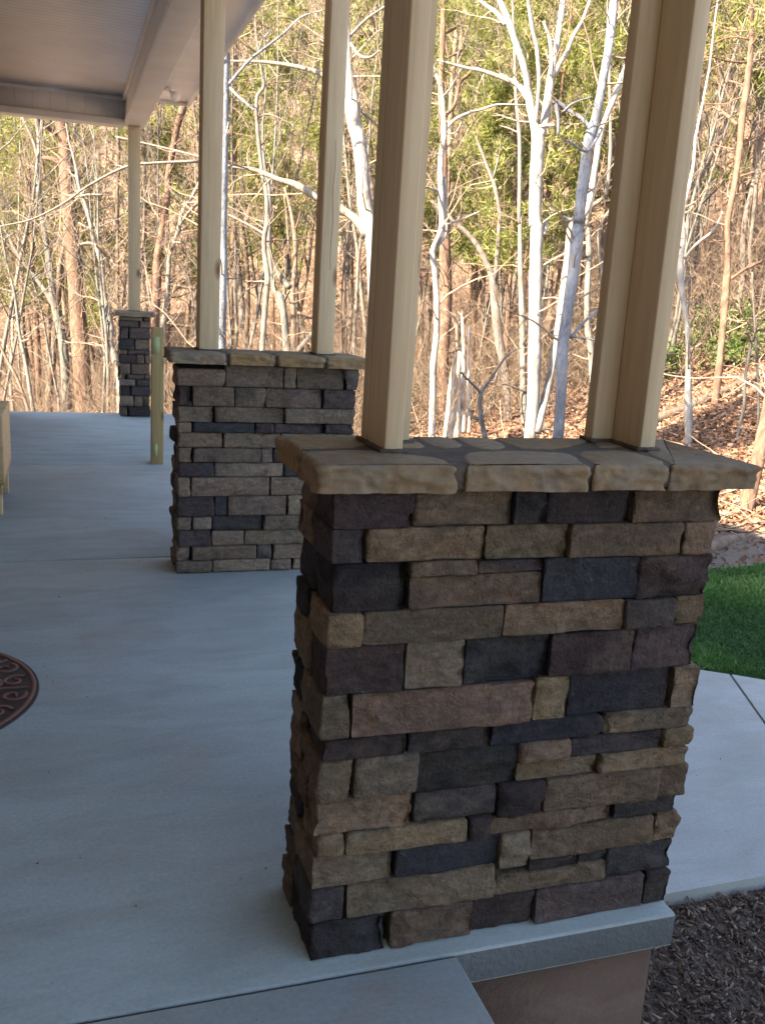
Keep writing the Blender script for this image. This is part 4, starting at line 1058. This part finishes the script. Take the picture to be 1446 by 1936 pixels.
def tuft_mesh(mb, rng, C, size, n, width, up=0.25):
    """sprays of needles round each centre"""
    C = np.repeat(C, n, 0)
    d = unit(rng.normal(0, 1, C.shape) + np.array([0, 0, up]))
    ln = size * rng.uniform(0.5, 1.1, (len(C), 1))
    s = unit(np.cross(d, rng.normal(0, 1, C.shape))) * width * 0.5
    o = C + rng.normal(0, size * 0.25, C.shape)
    V = np.stack([o - s, o + s, o + d * ln], 1).reshape(-1, 3)
    T = np.arange(len(V)).reshape(-1, 3)
    tone = np.clip(rng.normal(0.5, 0.22, len(C)) + 0.08, 0, 1)
    clump = np.repeat(rng.normal(0, 0.12, len(C) // n), n)
    mb.add(V, T=T, col=np.repeat(np.clip(tone + clump, 0, 1), 3)[:, None] * np.ones(3))

def twigs_on(rng, mb, P, R, dense, scale, sides=3):
    """bare twigs in two generations on a batch of branches"""
    A, RA = sprout(rng, P, R, dense, 0.25, 1.0, (0.5, 1.2), (0.16 * scale, 0.42 * scale), 0.22, 0.05, 6, 0.5, 0.006)
    V, Q = tubes(A, RA, sides)
    mb.add(V, Q)
    B_, RB = sprout(rng, A, RA, 4, 0.2, 1.0, (0.4, 1.1), (0.25, 0.6), 0.25, 0.04, 4, 0.55, 0.0035)
    V, Q = tubes(B_, RB, 3)
    mb.add(V, Q)
    return A, RA

def traced_tree(key, rng):
    mtname, depth, stem, limbs = TREES[key]
    label, bark, cat = TREE_INFO[key]
    if depth == 0:
        _, depth = ground_hit(stem[0][0], stem[0][1])
    def at(x, y, d): return CAM_POS + ray(x, y) * d
    S = catmull(np.array([[x, y, w] for x, y, w in stem]), 4)
    rad = S[:, 2] / FPX * depth * 0.5
    wob = np.cumsum(rng.normal(0, 0.05, len(S)))
    P = np.array([at(x, y, depth + (wob[i] - wob[0]) * 0.4) for i, (x, y, w) in enumerate(S)])
    # down to the ground (the traced stem may start above the cap or slab that hides its foot)
    g = float(terrain(P[:1, 0], P[:1, 1])[0])
    if P[0, 2] > g - 0.05:
        dirn = unit(P[0] - P[min(4, len(P) - 1)])
        dirn = unit(dirn + np.array([0, 0, -1.2]))
        L = (P[0, 2] - g + 0.25) / max(-dirn[2], 0.3)
        k = max(2, int(L / 0.4))
        ext = [P[0] + dirn * L * t for t in np.linspace(1, 0, k + 1)[:-1]]
        er = [rad[0] * (1 + 0.45 * (t ** 3)) for t in np.linspace(1, 0, k + 1)[:-1]]
        P = np.concatenate([ext, P]); rad = np.concatenate([er, rad])
    # up to a crown beyond the picture's top
    topy = stem[-1][1]
    if topy < 320 and key not in ('snag', 'redsnag'):
        d0 = unit(P[-1] - P[-4])
        L = rng.uniform(2.5, 4.5)
        U, UR = sweep(rng, P[-1:], d0[None] + np.array([[0, 0, 0.4]]), np.array([L]), rad[-1:], 8, 0.08, 0.05)
        P = np.concatenate([P, U[0][1:]]); rad = np.concatenate([rad, UR[0][1:]])
    base = P[0].copy()
    base[2] = max(base[2], g)
    t = thing('pine_tree' if cat == 'pine' else ('dead_snag' if cat == 'snag' else 'bare_tree'), base, label, {'pine': 'pine', 'snag': 'dead tree'}.get(cat, 'tree'))
    sides = 14 if rad.max() > 0.09 else 9
    nz = 1 + 0.09 * fbm(P * 3.0 + rng.uniform(-9, 9, 3), 61, 2)
    mb = MB()
    V, Q = tubes((P - base)[None], (rad * nz)[None], sides)
    V = V + fbm(V * 7 + 3, 62, 2)[:, None] * np.array([1, 1, 0]) * (0.06 * rad.mean())
    mb.add(V, Q)
    n = mb.n
    mb.G.append(np.arange(n - sides, n)[None])
    LP, LR = [], []
    lm = MB()
    for li, lb in enumerate(limbs):
        A = catmull(np.array([[x, y, w] for x, y, w in lb]), 4)
        dz = rng.uniform(-1, 1) * 0.35
        span = np.linspace(0, 1, len(A))
        near = int(np.argmin((S[:, 0] - A[0, 0]) ** 2 + (S[:, 1] - A[0, 1]) ** 2))
        d0 = depth + (wob[near] - wob[0]) * 0.4
        q = np.array([at(x, y, d0 + dz * s * 2.2) for (x, y, w), s in zip(A, span)])
        rr = A[:, 2] / FPX * depth * 0.5
        tgt = lm if key == 'bigwhite' else mb
        if key == 'bigwhite': rr = rr * np.linspace(0.95, 0.62, len(rr))
        rr = rr * (1 + 0.10 * fbm(q * 4, 63, 2))
        V, Q = tubes((q - base)[None], rr[None], 8)
        tgt.add(V, Q)
        tgt.G += [np.arange(tgt.n - 8, tgt.n)[None], np.arange(tgt.n - len(V), tgt.n - len(V) + 8)[::-1][None]]
        i = np.linspace(0, len(q) - 1, 9).astype(int)
        LP.append(q[i] - base); LR.append(rr[i])
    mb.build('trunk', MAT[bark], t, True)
    if key == 'bigwhite': lm.build('limb', MAT['pale_bark'], t, True)  # greyer bark on the limbs stands in for the shade on them
    # twigs
    tw = MB()
    i = np.linspace(int(len(P) * 0.18), len(P) - 1, 9).astype(int)
    TP, TR = (P[i] - base)[None], rad[i][None]
    hgt = P[-1, 2] - P[0, 2]
    dens = int(np.clip(hgt * (1.1 if cat == 'pine' else 1.7), 6, 22))
    if cat == 'snag': dens = 5
    if key in ('bigwhite', 'forkwhite', 'bluepost', 'blueleaner'): dens = int(dens * 0.8)
    A, RA = sprout(rng, TP, np.minimum(TR, 0.028), dens, 0.0, 1.0, (0.7, 1.35), (0.07, 0.19), 0.2, 0.02, 7, 0.6, 0.008)
    V, Q = tubes(A, RA, 4)
    tw.add(V, Q)
    twigs_on(rng, tw, A, RA, 3, 1.0)
    if LP and cat != 'snag':
        twigs_on(rng, tw, np.array(LP), np.minimum(np.array(LR), 0.03), 7, 1.0)
    cm = MAT[bark] if bark in ('white_bark', 'shade_blue_bark', 'pale_bark') else MAT['twig']
    tw.build('crown', MAT['twig'], t)
    if cat == 'pine':
        nd = MB()
        top = P[int(len(P) * 0.72):] - base
        B1, R1 = sprout(rng, top[np.linspace(0, len(top) - 1, 8).astype(int)][None], np.full((1, 8), 0.03), 26, 0.1, 1.0, (0.9, 1.5), (0.25, 0.6), 0.12, 0.06, 6, 0.7, 0.01, True)
        C = B1[:, 3:].reshape(-1, 3)
        C = np.concatenate([C, C + rng.normal(0, 0.18, C.shape)])
        if key == 'centrepine':
            C = np.concatenate([C] + [(at(x, y, depth) - base)[None] + rng.normal(0, 0.16, (14, 3)) for x, y in ((850, 30), (862, 15), (835, 28), (915, 60), (905, 45), (835, 128), (860, 285), (925, 30))])
        tuft_mesh(nd, rng, C, 0.2, 16, 0.016)
        nd.build('needles', MAT['needles'], t)
    return t

_rg = np.random.default_rng(23)
for key in TREES:
    traced_tree(key, _rg)

# ------------------------------------------------------------------ the rest of the woods, tree by tree: a few of each kind, copied
def bare_proto(name, rng, h, r, label, group, bark):
    t = thing(name, (0, 0, 0), label, 'tree', group)
    P, R = sweep(rng, np.zeros((1, 3)), np.array([[rng.normal(0, .08), rng.normal(0, .08), 1.0]]), np.array([h]), np.array([r]), 13, 0.07, 0.06, 0.12)
    mb = MB()
    V, Q = tubes(P, R, 7)
    mb.add(V, Q)
    A, RA = sprout(rng, P, R, 15, 0.3, 1.0, (0.45, 1.0), (0.2, 0.42), 0.16, 0.10, 8, 0.5, 0.012)
    V, Q = tubes(A, RA, 5)
    mb.add(V, Q)
    mb.build('trunk', MAT[bark], t, True)
    tw = MB()
    twigs_on(rng, tw, A, RA, 6, 1.25)
    twigs_on(rng, tw, P[:, 2:], np.minimum(R[:, 2:], .02), 22, 0.22)
    tw.build('crown', MAT['twig'], t)
    return t

def pine_proto(name, rng, h, r, label, group, t0):
    t = thing(name, (0, 0, 0), label, 'pine', group)
    P, R = sweep(rng, np.zeros((1, 3)), np.array([[rng.normal(0, .03), rng.normal(0, .03), 1.0]]), np.array([h]), np.array([r]), 13, 0.025, 0.03, 0.15)
    mb = MB()
    V, Q = tubes(P, R, 8)
    mb.add(V, Q)
    D, RD = sprout(rng, P, R, 16, 0.15, t0 + .1, (1.1, 1.6), (0.06, 0.16), 0.15, -0.02, 6, 0.25, 0.010, True)
    V, Q = tubes(D, RD, 4)
    mb.add(V, Q)
    A, RA = sprout(rng, P, R, 44, t0, 1.0, (0.9, 1.45), (0.12, 0.27), 0.12, 0.07, 7, 0.35, 0.012, True)
    V, Q = tubes(A, RA, 4)
    mb.add(V, Q)
    mb.build('trunk', MAT['pine_bark'], t, True)
    B_, RB = sprout(rng, A, RA, 5, 0.35, 1.0, (0.5, 1.1), (0.2, 0.4), 0.15, 0.08, 4, 0.6, 0.006)
    C = np.concatenate([B_[:, 1:].reshape(-1, 3), A[:, 4:].reshape(-1, 3)])
    C = C + rng.normal(0, 0.08, C.shape)
    nd = MB()
    tuft_mesh(nd, rng, C, 0.32, 10, 0.040)
    nd.build('crown', MAT['needles'], t)
    return t

def copy_tree(src):
    c = src.copy()
    COL.objects.link(c)
    for ch in src.children:
        k = ch.copy()
        COL.objects.link(k)
        k.parent = c
    return c

G_SAP, G_TAN, G_DARK, G_PINE, G_POLE = 'thin grey saplings in the woods', 'tan bare trees in the woods', 'dark bare trees in the woods', 'green pines in the woods', 'pale young trees in the woods'
protos = []
_rp = np.random.default_rng(91)
for k in range(3): protos.append(('sap', bare_proto('bare_sapling', _rp, 7.0 + k, 0.045, 'thin grey bare sapling among the many in the sunlit woods', G_SAP, 'grey_bark')))
for k in range(3): protos.append(('tan', bare_proto('bare_tree', _rp, 11 + k, 0.09, 'tan leafless tree among the trunks farther back in the woods', G_TAN, 'tan_bark')))
for k in range(2): protos.append(('dark', bare_proto('bare_tree', _rp, 12 + k, 0.11, 'dark leafless tree standing in the woods farther back', G_DARK, 'dark_bark')))
for k in range(2): protos.append(('pole', bare_proto('young_tree', _rp, 10 + k, 0.06, 'pale slender young tree catching the sun in the woods', G_POLE, 'pale_bark')))
for k in range(3): protos.append(('pine', pine_proto('pine_tree', _rp, 9.5 + 1.5 * k, 0.10, 'green-needled pine filling in behind the bare trunks', G_PINE, 0.38)))
counts = {'sap': 58, 'tan': 52, 'dark': 26, 'pole': 30, 'pine': 42}
used = set()
_rt = np.random.default_rng(5)
for kind, n in counts.items():
    ps = [p for k, p in protos if k == kind]
    for q in range(n):
        if kind == 'sap': v = _rt.uniform(17, 36)
        elif kind == 'pine': v = _rt.uniform(21, 50)
        else: v = _rt.uniform(22, 48)
        lo, hi = -0.50, 0.50
        w = _rt.uniform(lo, hi)
        if kind == 'pine':
            for _ in range(30):                          # pines stand thickest at the left and in the middle distance
                w = _rt.uniform(lo, hi)
                if _rt.uniform() < (0.9 if (-0.5 < w < -0.1 or 0.02 < w < 0.25) else 0.45): break
        u = w * v
        X, Y = u * CU[0] + v * CV[0], u * CU[1] + v * CV[1]
        if kind == 'sap' and v < 17 and w > 0.3: continue
        p = ps[q % len(ps)]
        o = p if p.name not in used else copy_tree(p)
        used.add(p.name)
        s = _rt.uniform(0.75, 1.25)
        o.location = (X, Y, float(terrain(np.array([X]), np.array([Y]))[0]) - 0.1)
        o.rotation_euler = (_rt.normal(0, .05), _rt.normal(0, .05), _rt.uniform(0, 6.28))
        o.scale = (s, s, s * _rt.uniform(0.9, 1.15))

# two unseen evergreens added behind the house to shade the leaning blue-grey trunk
for X, Y, s, lab in ((-10.0, 5.1, 1.85, 'unseen tall evergreen added behind the house to shade the leaning blue-grey trunk'),
                     (-12.4, 4.35, 2.0, 'unseen tall evergreen added behind the house to shade the leaning blue-grey trunk')):
    o = copy_tree([p for k, p in protos if k == 'pine'][0])
    o.location = (X, Y, -0.5)
    o.rotation_euler = (0, 0, 0.4)
    o.scale = (0.75, 0.75, s)
    o['label'] = lab
    o['group'] = 'added evergreens behind the house'

# ------------------------------------------------------------------ the far wooded hillside, one mass
def far_woods():
    rng = np.random.default_rng(77)
    n = 1750
    v = 46 + (rng.uniform(0, 1, n) ** 0.85) * 150
    w = rng.uniform(-0.62, 0.62, n)
    u = w * v
    X, Y = u * CU[0] + v * CV[0], u * CU[1] + v * CV[1]
    Z = terrain(X, Y) - 0.2
    h = rng.uniform(7.5, 14, n)
    r = rng.uniform(0.06, 0.15, n)
    pine = rng.uniform(0, 1, n) < np.where(fbm(np.stack([u * .045, v * .045, u * 0], -1), 91, 2) > 0.16, 0.6, 0.04)
    S = np.stack([X, Y, Z], -1)
    P, R = sweep(rng, S, np.stack([rng.normal(0, .06, n), rng.normal(0, .06, n), np.ones(n)], -1), h, r, 6, 0.05, 0.05, 0.15)
    wood = MB()
    V, Q = tubes(P, R, 4)
    wood.add(V, Q)
    bp, br = P[~pine], R[~pine]
    A, RA = sprout(rng, bp, br, 13, 0.3, 1.0, (0.4, 1.0), (0.2, 0.42), 0.15, 0.1, 4, 0.5, 0.022)
    V, Q = tubes(A, RA, 3)
    wood.add(V, Q)
    B_, RB = sprout(rng, A, RA, 5, 0.2, 1.0, (0.4, 1.1), (0.3, 0.6), 0.2, 0.08, 3, 0.5, 0.010)
    V, Q = tubes(B_, RB, 3)
    wood.add(V, Q)
    tag(wood.build('far_woods', MAT['far_wood']), kind='stuff')
    pp, pr = P[pine], R[pine]
    A, RA = sprout(rng, pp, pr, 26, 0.35, 1.0, (0.8, 1.4), (0.12, 0.26), 0.1, 0.08, 4, 0.4, 0.02, True)
    C = A[:, 1:].reshape(-1, 3)
    nd = MB()
    tuft_mesh(nd, rng, C, 0.75, 7, 0.16)
    tag(nd.build('far_pine_foliage', MAT['needles']), kind='stuff')
far_woods()

# ------------------------------------------------------------------ undergrowth: brush, laurel shrubs, logs, leaves, grass, chips
def brush():
    rng = np.random.default_rng(44)
    n = 2300
    v = rng.uniform(13.0, 50, n)
    w = rng.uniform(-0.48, 0.48, n)
    keep = ~((w > 0.28) & (v < 19) & (rng.uniform(0, 1, n) < 0.75)) & ~((w > -0.02) & (v < 18))
    v, w = v[keep], w[keep]
    n = len(v)
    u = w * v
    X, Y = u * CU[0] + v * CV[0], u * CU[1] + v * CV[1]
    S = np.stack([X, Y, terrain(X, Y)], -1)
    k = 6
    S = np.repeat(S, k, 0) + rng.normal(0, 0.14, (n * k, 3)) * np.array([1, 1, 0.1])
    D = rng.normal(0, 0.5, S.shape) + np.array([0, 0, 1.0])
    P, R = sweep(rng, S, D, rng.uniform(0.7, 3.2, n * k), rng.uniform(0.006, 0.014, n * k), 6, 0.17, 0.02, 0.3)
    mb = MB()
    V, Q = tubes(P, R, 3)
    mb.add(V, Q)
    A, RA = sprout(rng, P, R, 4, 0.3, 1.0, (0.5, 1.1), (0.25, 0.55), 0.2, 0.0, 4, 0.6, 0.0045)
    V, Q = tubes(A, RA, 3)
    mb.add(V, Q)
    tag(mb.build('brush', MAT['twig']), kind='stuff')
brush()

def leaf_quads(mb, rng, C, size, flat=0.4, curl=0.3, tone=None):
    n = len(C)
    a = unit(rng.normal(0, 1, (n, 3)) * np.array([1, 1, flat]))
    b = unit(np.cross(a, rng.normal(0, 1, (n, 3)) * np.array([flat, flat, 1])))
    L = size * rng.uniform(0.6, 1.3, (n, 1))
    W = L * rng.uniform(0.4, 0.7, (n, 1))
    up = np.cross(a, b) * L * curl
    V = np.stack([C - a * L * .5, C + b * W * .5 + up * .3, C + a * L * .5 + up, C - b * W * .5 + up * .3], 1).reshape(-1, 3)
    tone = np.clip(rng.normal(0.5, 0.25, n), 0, 1) if tone is None else tone
    mb.add(V, np.arange(4 * n).reshape(-1, 4), col=np.repeat(tone, 4)[:, None] * np.ones(3))

def laurel(px, py, size, label, rng, d=None):
    if d is None: P, _ = ground_hit(px, py)
    else:
        P = CAM_POS + ray(px, py) * d
        P[2] = float(terrain(P[:1], P[1:2])[0])
    o = thing('shrub', P, label, 'shrub', 'green laurel shrubs on the slope')
    k = 16
    A, RA = sweep(rng, rng.normal(0, 0.08, (k, 3)) * np.array([1, 1, 0]), rng.normal(0, 0.6, (k, 3)) + np.array([0, 0, 0.9]), rng.uniform(.6, 1.1, k) * size, np.full(k, 0.012), 6, 0.2, 0.0)
    B_, RB = sprout(rng, A, RA, 6, 0.3, 1.0, (0.5, 1.1), (0.3, 0.6), 0.2, 0.05, 4, 0.6, 0.004)
    mb = MB()
    for PP, RR in ((A, RA), (B_, RB)):
        V, Q = tubes(PP, RR, 3)
        mb.add(V, Q)
    mb.build('stem', MAT['twig'], o)
    C = np.repeat(B_[:, 1:].reshape(-1, 3), 5, 0)
    C = C + rng.normal(0, 0.06, C.shape) * size
    lf = MB()
    leaf_quads(lf, rng, C, 0.085, 0.8, 0.15)
    lf.build('foliage', MAT['laurel'], o)
_rl = np.random.default_rng(8)
for px, py, s, lab in ((1290, 640, 1.0, 'dark green laurel shrub just right of the front right post'),
                       (1345, 668, 1.1, 'largest bright green laurel clump behind the white knobbly trunk'),
                       (1400, 690, 1.0, 'green laurel clump between the peeling pine and the sapling'),
                       (1262, 720, 0.9, 'low laurel shrub against the foot of the front right post above the log'),
                       (1310, 610, 1.0, 'green laurel shrub highest on the slope left of the peeling pine'),
                       (1392, 640, .9, 'small laurel shrub right of the peeling pine'),
                       (1432, 545, 1.1, 'yellow-green shrub high on the slope at the right edge'),
                       (800, 748, 1.0, 'green laurel shrub low between the front posts, far left of the gap'),
                       (1035, 705, .9, 'small green shrub behind the fork of the white tree'),
                       (1125, 660, 1.1, 'green laurel shrub beside the inner edge of the front right post')):
    laurel(px, py, s, lab, _rl)

def log(pts, label, name, mat, rng, sag=0.0):
    P = []
    for px, py, w in pts:
        q, d = ground_hit(px, py)
        P.append((q, w / FPX * d * 0.5))
    R = np.array([r for _, r in P])
    Q3 = np.array([q for q, _ in P])
    Q3[:, 2] += R * 0.75
    full = catmull(np.c_[Q3, R], 6)
    c, rr = full[:, :3], full[:, 3]
    base = c[0].copy()
    o = thing(name, base, label, 'log')
    mb = MB()
    V, Q = tubes((c - base)[None], (rr * (1 + .1 * fbm(c * 3, 71, 2)))[None], 14)
    V = V + (fbm(V * np.array([9, 9, 9]), 72, 3) * 0.12 * rr.mean())[:, None] * unit(np.c_[fbm(V * 3, 73)[:, None], fbm(V * 3, 74)[:, None], np.ones((len(V), 1))])
    mb.add(V, Q)
    n = mb.n
    mb.G += [np.arange(0, 14)[::-1][None], np.arange(n - 14, n)[None]]
    mb.build('trunk', MAT[mat], o, True)
    i = np.linspace(0, len(c) - 1, 8).astype(int)
    A, RA = sprout(rng, (c[i] - base)[None], np.minimum(rr[i], .03)[None], 6, 0.1, .95, (.8, 1.4), (.08, .2), .15, .02, 5, .5, .01)
    t = MB()
    V, Q = tubes(A, RA, 5)
    t.add(V, Q)
    t.build('branches', MAT['twig'], o)
log([(1215, 815, 20), (1244, 800, 20), (1285, 782, 19), (1330, 763, 18), (1375, 742, 16), (1415, 725, 14), (1470, 712, 12)], 'long fallen log lying up the leafy slope at right', 'fallen_log', 'tan_bark', _rl)
log([(1300, 1050, 30), (1345, 1043, 27), (1376, 1031, 22), (1410, 1022, 17), (1446, 1012, 13), (1500, 998, 10)], 'weathered log lying on the dirt at the edge of the lawn', 'weathered_log', 'tan_bark', _rl)
log([(830, 905, 12), (790, 858, 12), (760, 838, 10), (700, 812, 8)], 'thin fallen limb low behind the front left post', 'fallen_limb', 'grey_bark', _rl)

def fallen_leaves():
    rng = np.random.default_rng(66)
    n = 60000
    v = 7.6 + rng.uniform(0, 1, n) ** 1.4 * 20
    w = rng.uniform(-0.02, 0.46, n)
    u = w * v
    X, Y = u * CU[0] + v * CV[0], u * CU[1] + v * CV[1]
    Z = terrain(X, Y)
    Z = Z + (0.05 * fbm(np.stack([X * 1.3, Y * 1.3, X * 0], -1), 21, 3)) * sstep(8.0, 14, v)
    C = np.stack([X, Y, Z + rng.uniform(0.01, 0.05, n)], -1)
    edge = (X < 5.9) & (Y < 6.4) & (v < 8.0)
    mb = MB()
    leaf_quads(mb, rng, C[~edge], 0.085, 0.35, 0.3)
    # strays on the lawn, the dirt and the walkway
    m_ = 130
    x, y = rng.uniform(2.2, 6.5, m_), rng.uniform(4.6, 7.2, m_)
    leaf_quads(mb, rng, np.stack([x, y, np.full(m_, -0.425)], -1), 0.06, 0.3, 0.3)
    m_ = 5200                                               # debris on the bare dirt behind the lawn
    x, y = rng.uniform(2.2, 8.0, m_), rng.uniform(4.0, 8.0, m_)
    k = in_poly(x, y, DIRT) & ~in_poly(x, y, LAWN)
    leaf_quads(mb, rng, np.stack([x, y, np.full(m_, -0.446)], -1)[k], 0.05, 0.3, 0.35, np.clip(rng.beta(1.2, 2.2, k.sum()), 0, 1))
    tag(mb.build('fallen_leaves', MAT['leaves']), kind='stuff')
    st = MB()                                               # dead sticks on the slope
    k = 700
    i = rng.integers(0, n, k)
    P, R = sweep(rng, C[i], rng.normal(0, 1, (k, 3)) * np.array([1, 1, 0.14]), rng.uniform(.3, 1.6, k), rng.uniform(.004, .012, k), 5, 0.12, 0.0, 0.5)
    V, Q = tubes(P, R, 4)
    st.add(V, Q)
    tag(st.build('dead_sticks', MAT['twig']), kind='stuff')
def in_poly(x, y, poly):
    inside = np.zeros(len(x), bool)
    p = np.array(poly)
    for a, b in zip(p, np.roll(p, -1, 0)):
        c = ((a[1] > y) != (b[1] > y)) & (x < (b[0] - a[0]) * (y - a[1]) / (b[1] - a[1] + 1e-12) + a[0])
        inside ^= c
    return inside
fallen_leaves()

def grass():
    rng = np.random.default_rng(9)
    n = 330000
    x, y = rng.uniform(1.35, 7.4, n), rng.uniform(0.6, 7.0, n)
    wob = fbm(np.stack([x * 2, y * 2, x * 0], -1), 81, 2) * 0.07
    k = in_poly(x + wob, y + wob, LAWN) & (x > 2.0)
    x, y = x[k], y[k]
    n = len(x)
    p = np.stack([x, y, np.full(n, -0.437)], -1)
    patch = fbm(np.stack([x * 1.4, y * 1.4, x * 0], -1), 82, 3)
    d = rng.normal(0, 0.55, (n, 3)) + np.array([0, 0, 1.0])
    d[:, 0] += fbm(np.stack([x * 2.5, y * 2.5, x * 0], -1), 83, 2) * 0.7
    d[:, 1] += fbm(np.stack([x * 2.5, y * 2.5, x * 0], -1), 84, 2) * 0.7
    d = unit(d)
    L = rng.uniform(0.035, 0.075, (n, 1)) * (1 + 0.35 * patch[:, None])
    s = unit(np.cross(d, rng.normal(0, 1, (n, 3)))) * 0.0022
    mid = p + d * L * 0.6
    tip = p + d * L + np.array([0, 0, -0.012]) + rng.normal(0, 0.006, (n, 3))
    V = np.stack([p - s, p + s, mid + s * .8, mid - s * .8, tip], 1).reshape(-1, 3)
    i = np.arange(n)[:, None] * 5
    tone = np.clip(0.42 + 0.42 * patch + rng.normal(0, .16, n), 0, 1)
    mb = MB()
    mb.add(V, i + np.array([[0, 1, 2, 3]]), i + np.array([[3, 2, 4]]), col=np.repeat(tone, 5)[:, None] * np.ones(3))
    tag(mb.build('grass', MAT['grass']), kind='stuff')
grass()

def chips():
    rng = np.random.default_rng(19)
    mb = MB()
    n = 26000
    x, y = rng.uniform(1.27, 2.9, n), rng.uniform(0.6, 2.2, n)
    k = ~((x < 1.33) & (y > 1.5)) & (y < 2.1 + 0.0 * x)
    C = np.stack([x, y, rng.uniform(-0.447, -0.425, n)], -1)[k]
    n = len(C)
    a = unit(rng.normal(0, 1, (n, 3)) * np.array([1, 1, 0.35]))
    b = unit(np.cross(a, rng.normal(0, 1, (n, 3))))
    c = np.cross(a, b)
    L = rng.gamma(2.0, 0.0045, (n, 1)) + 0.004
    W = np.minimum(L * rng.uniform(0.15, 0.5, (n, 1)), 0.009)
    H = W * 0.4
    V = np.stack([C + a * L * sa + b * W * sb + c * H * sc for sa in (-.5, .5) for sb in (-.5, .5) for sc in (-.5, .5)], 1).reshape(-1, 3)
    q = np.array([[0, 1, 3, 2], [4, 6, 7, 5], [0, 4, 5, 1], [2, 3, 7, 6], [0, 2, 6, 4], [1, 5, 7, 3]])
    Q = (np.arange(n)[:, None, None] * 8 + q[None]).reshape(-1, 4)
    tone = np.clip(rng.beta(1.3, 2.6, n), 0, 1)
    mb.add(V, Q, col=np.repeat(tone, 8)[:, None] * np.ones(3))
    tag(mb.build('mulch_chips', MAT['chips']), kind='stuff')
    # crumbs and grit on the porch and the walkway
    g = MB()
    n = 230
    side = rng.uniform(0, 1, n) < 0.45
    x = np.where(side, rng.uniform(1.5, 3.3, n), rng.uniform(-0.4, 0.44, n))
    y = np.where(side, rng.uniform(2.15, 3.4, n), rng.uniform(0.9, 7.0, n))
    z = np.where(side, -0.3985, 0.0015)
    leaf_quads(g, rng, np.stack([x, y, z + 0.001], -1), 0.0075, 0.12, 0.25, np.clip(rng.beta(1.3, 3, n), 0, 1))
    tag(g.build('grit', MAT['chips']), kind='stuff')
chips()
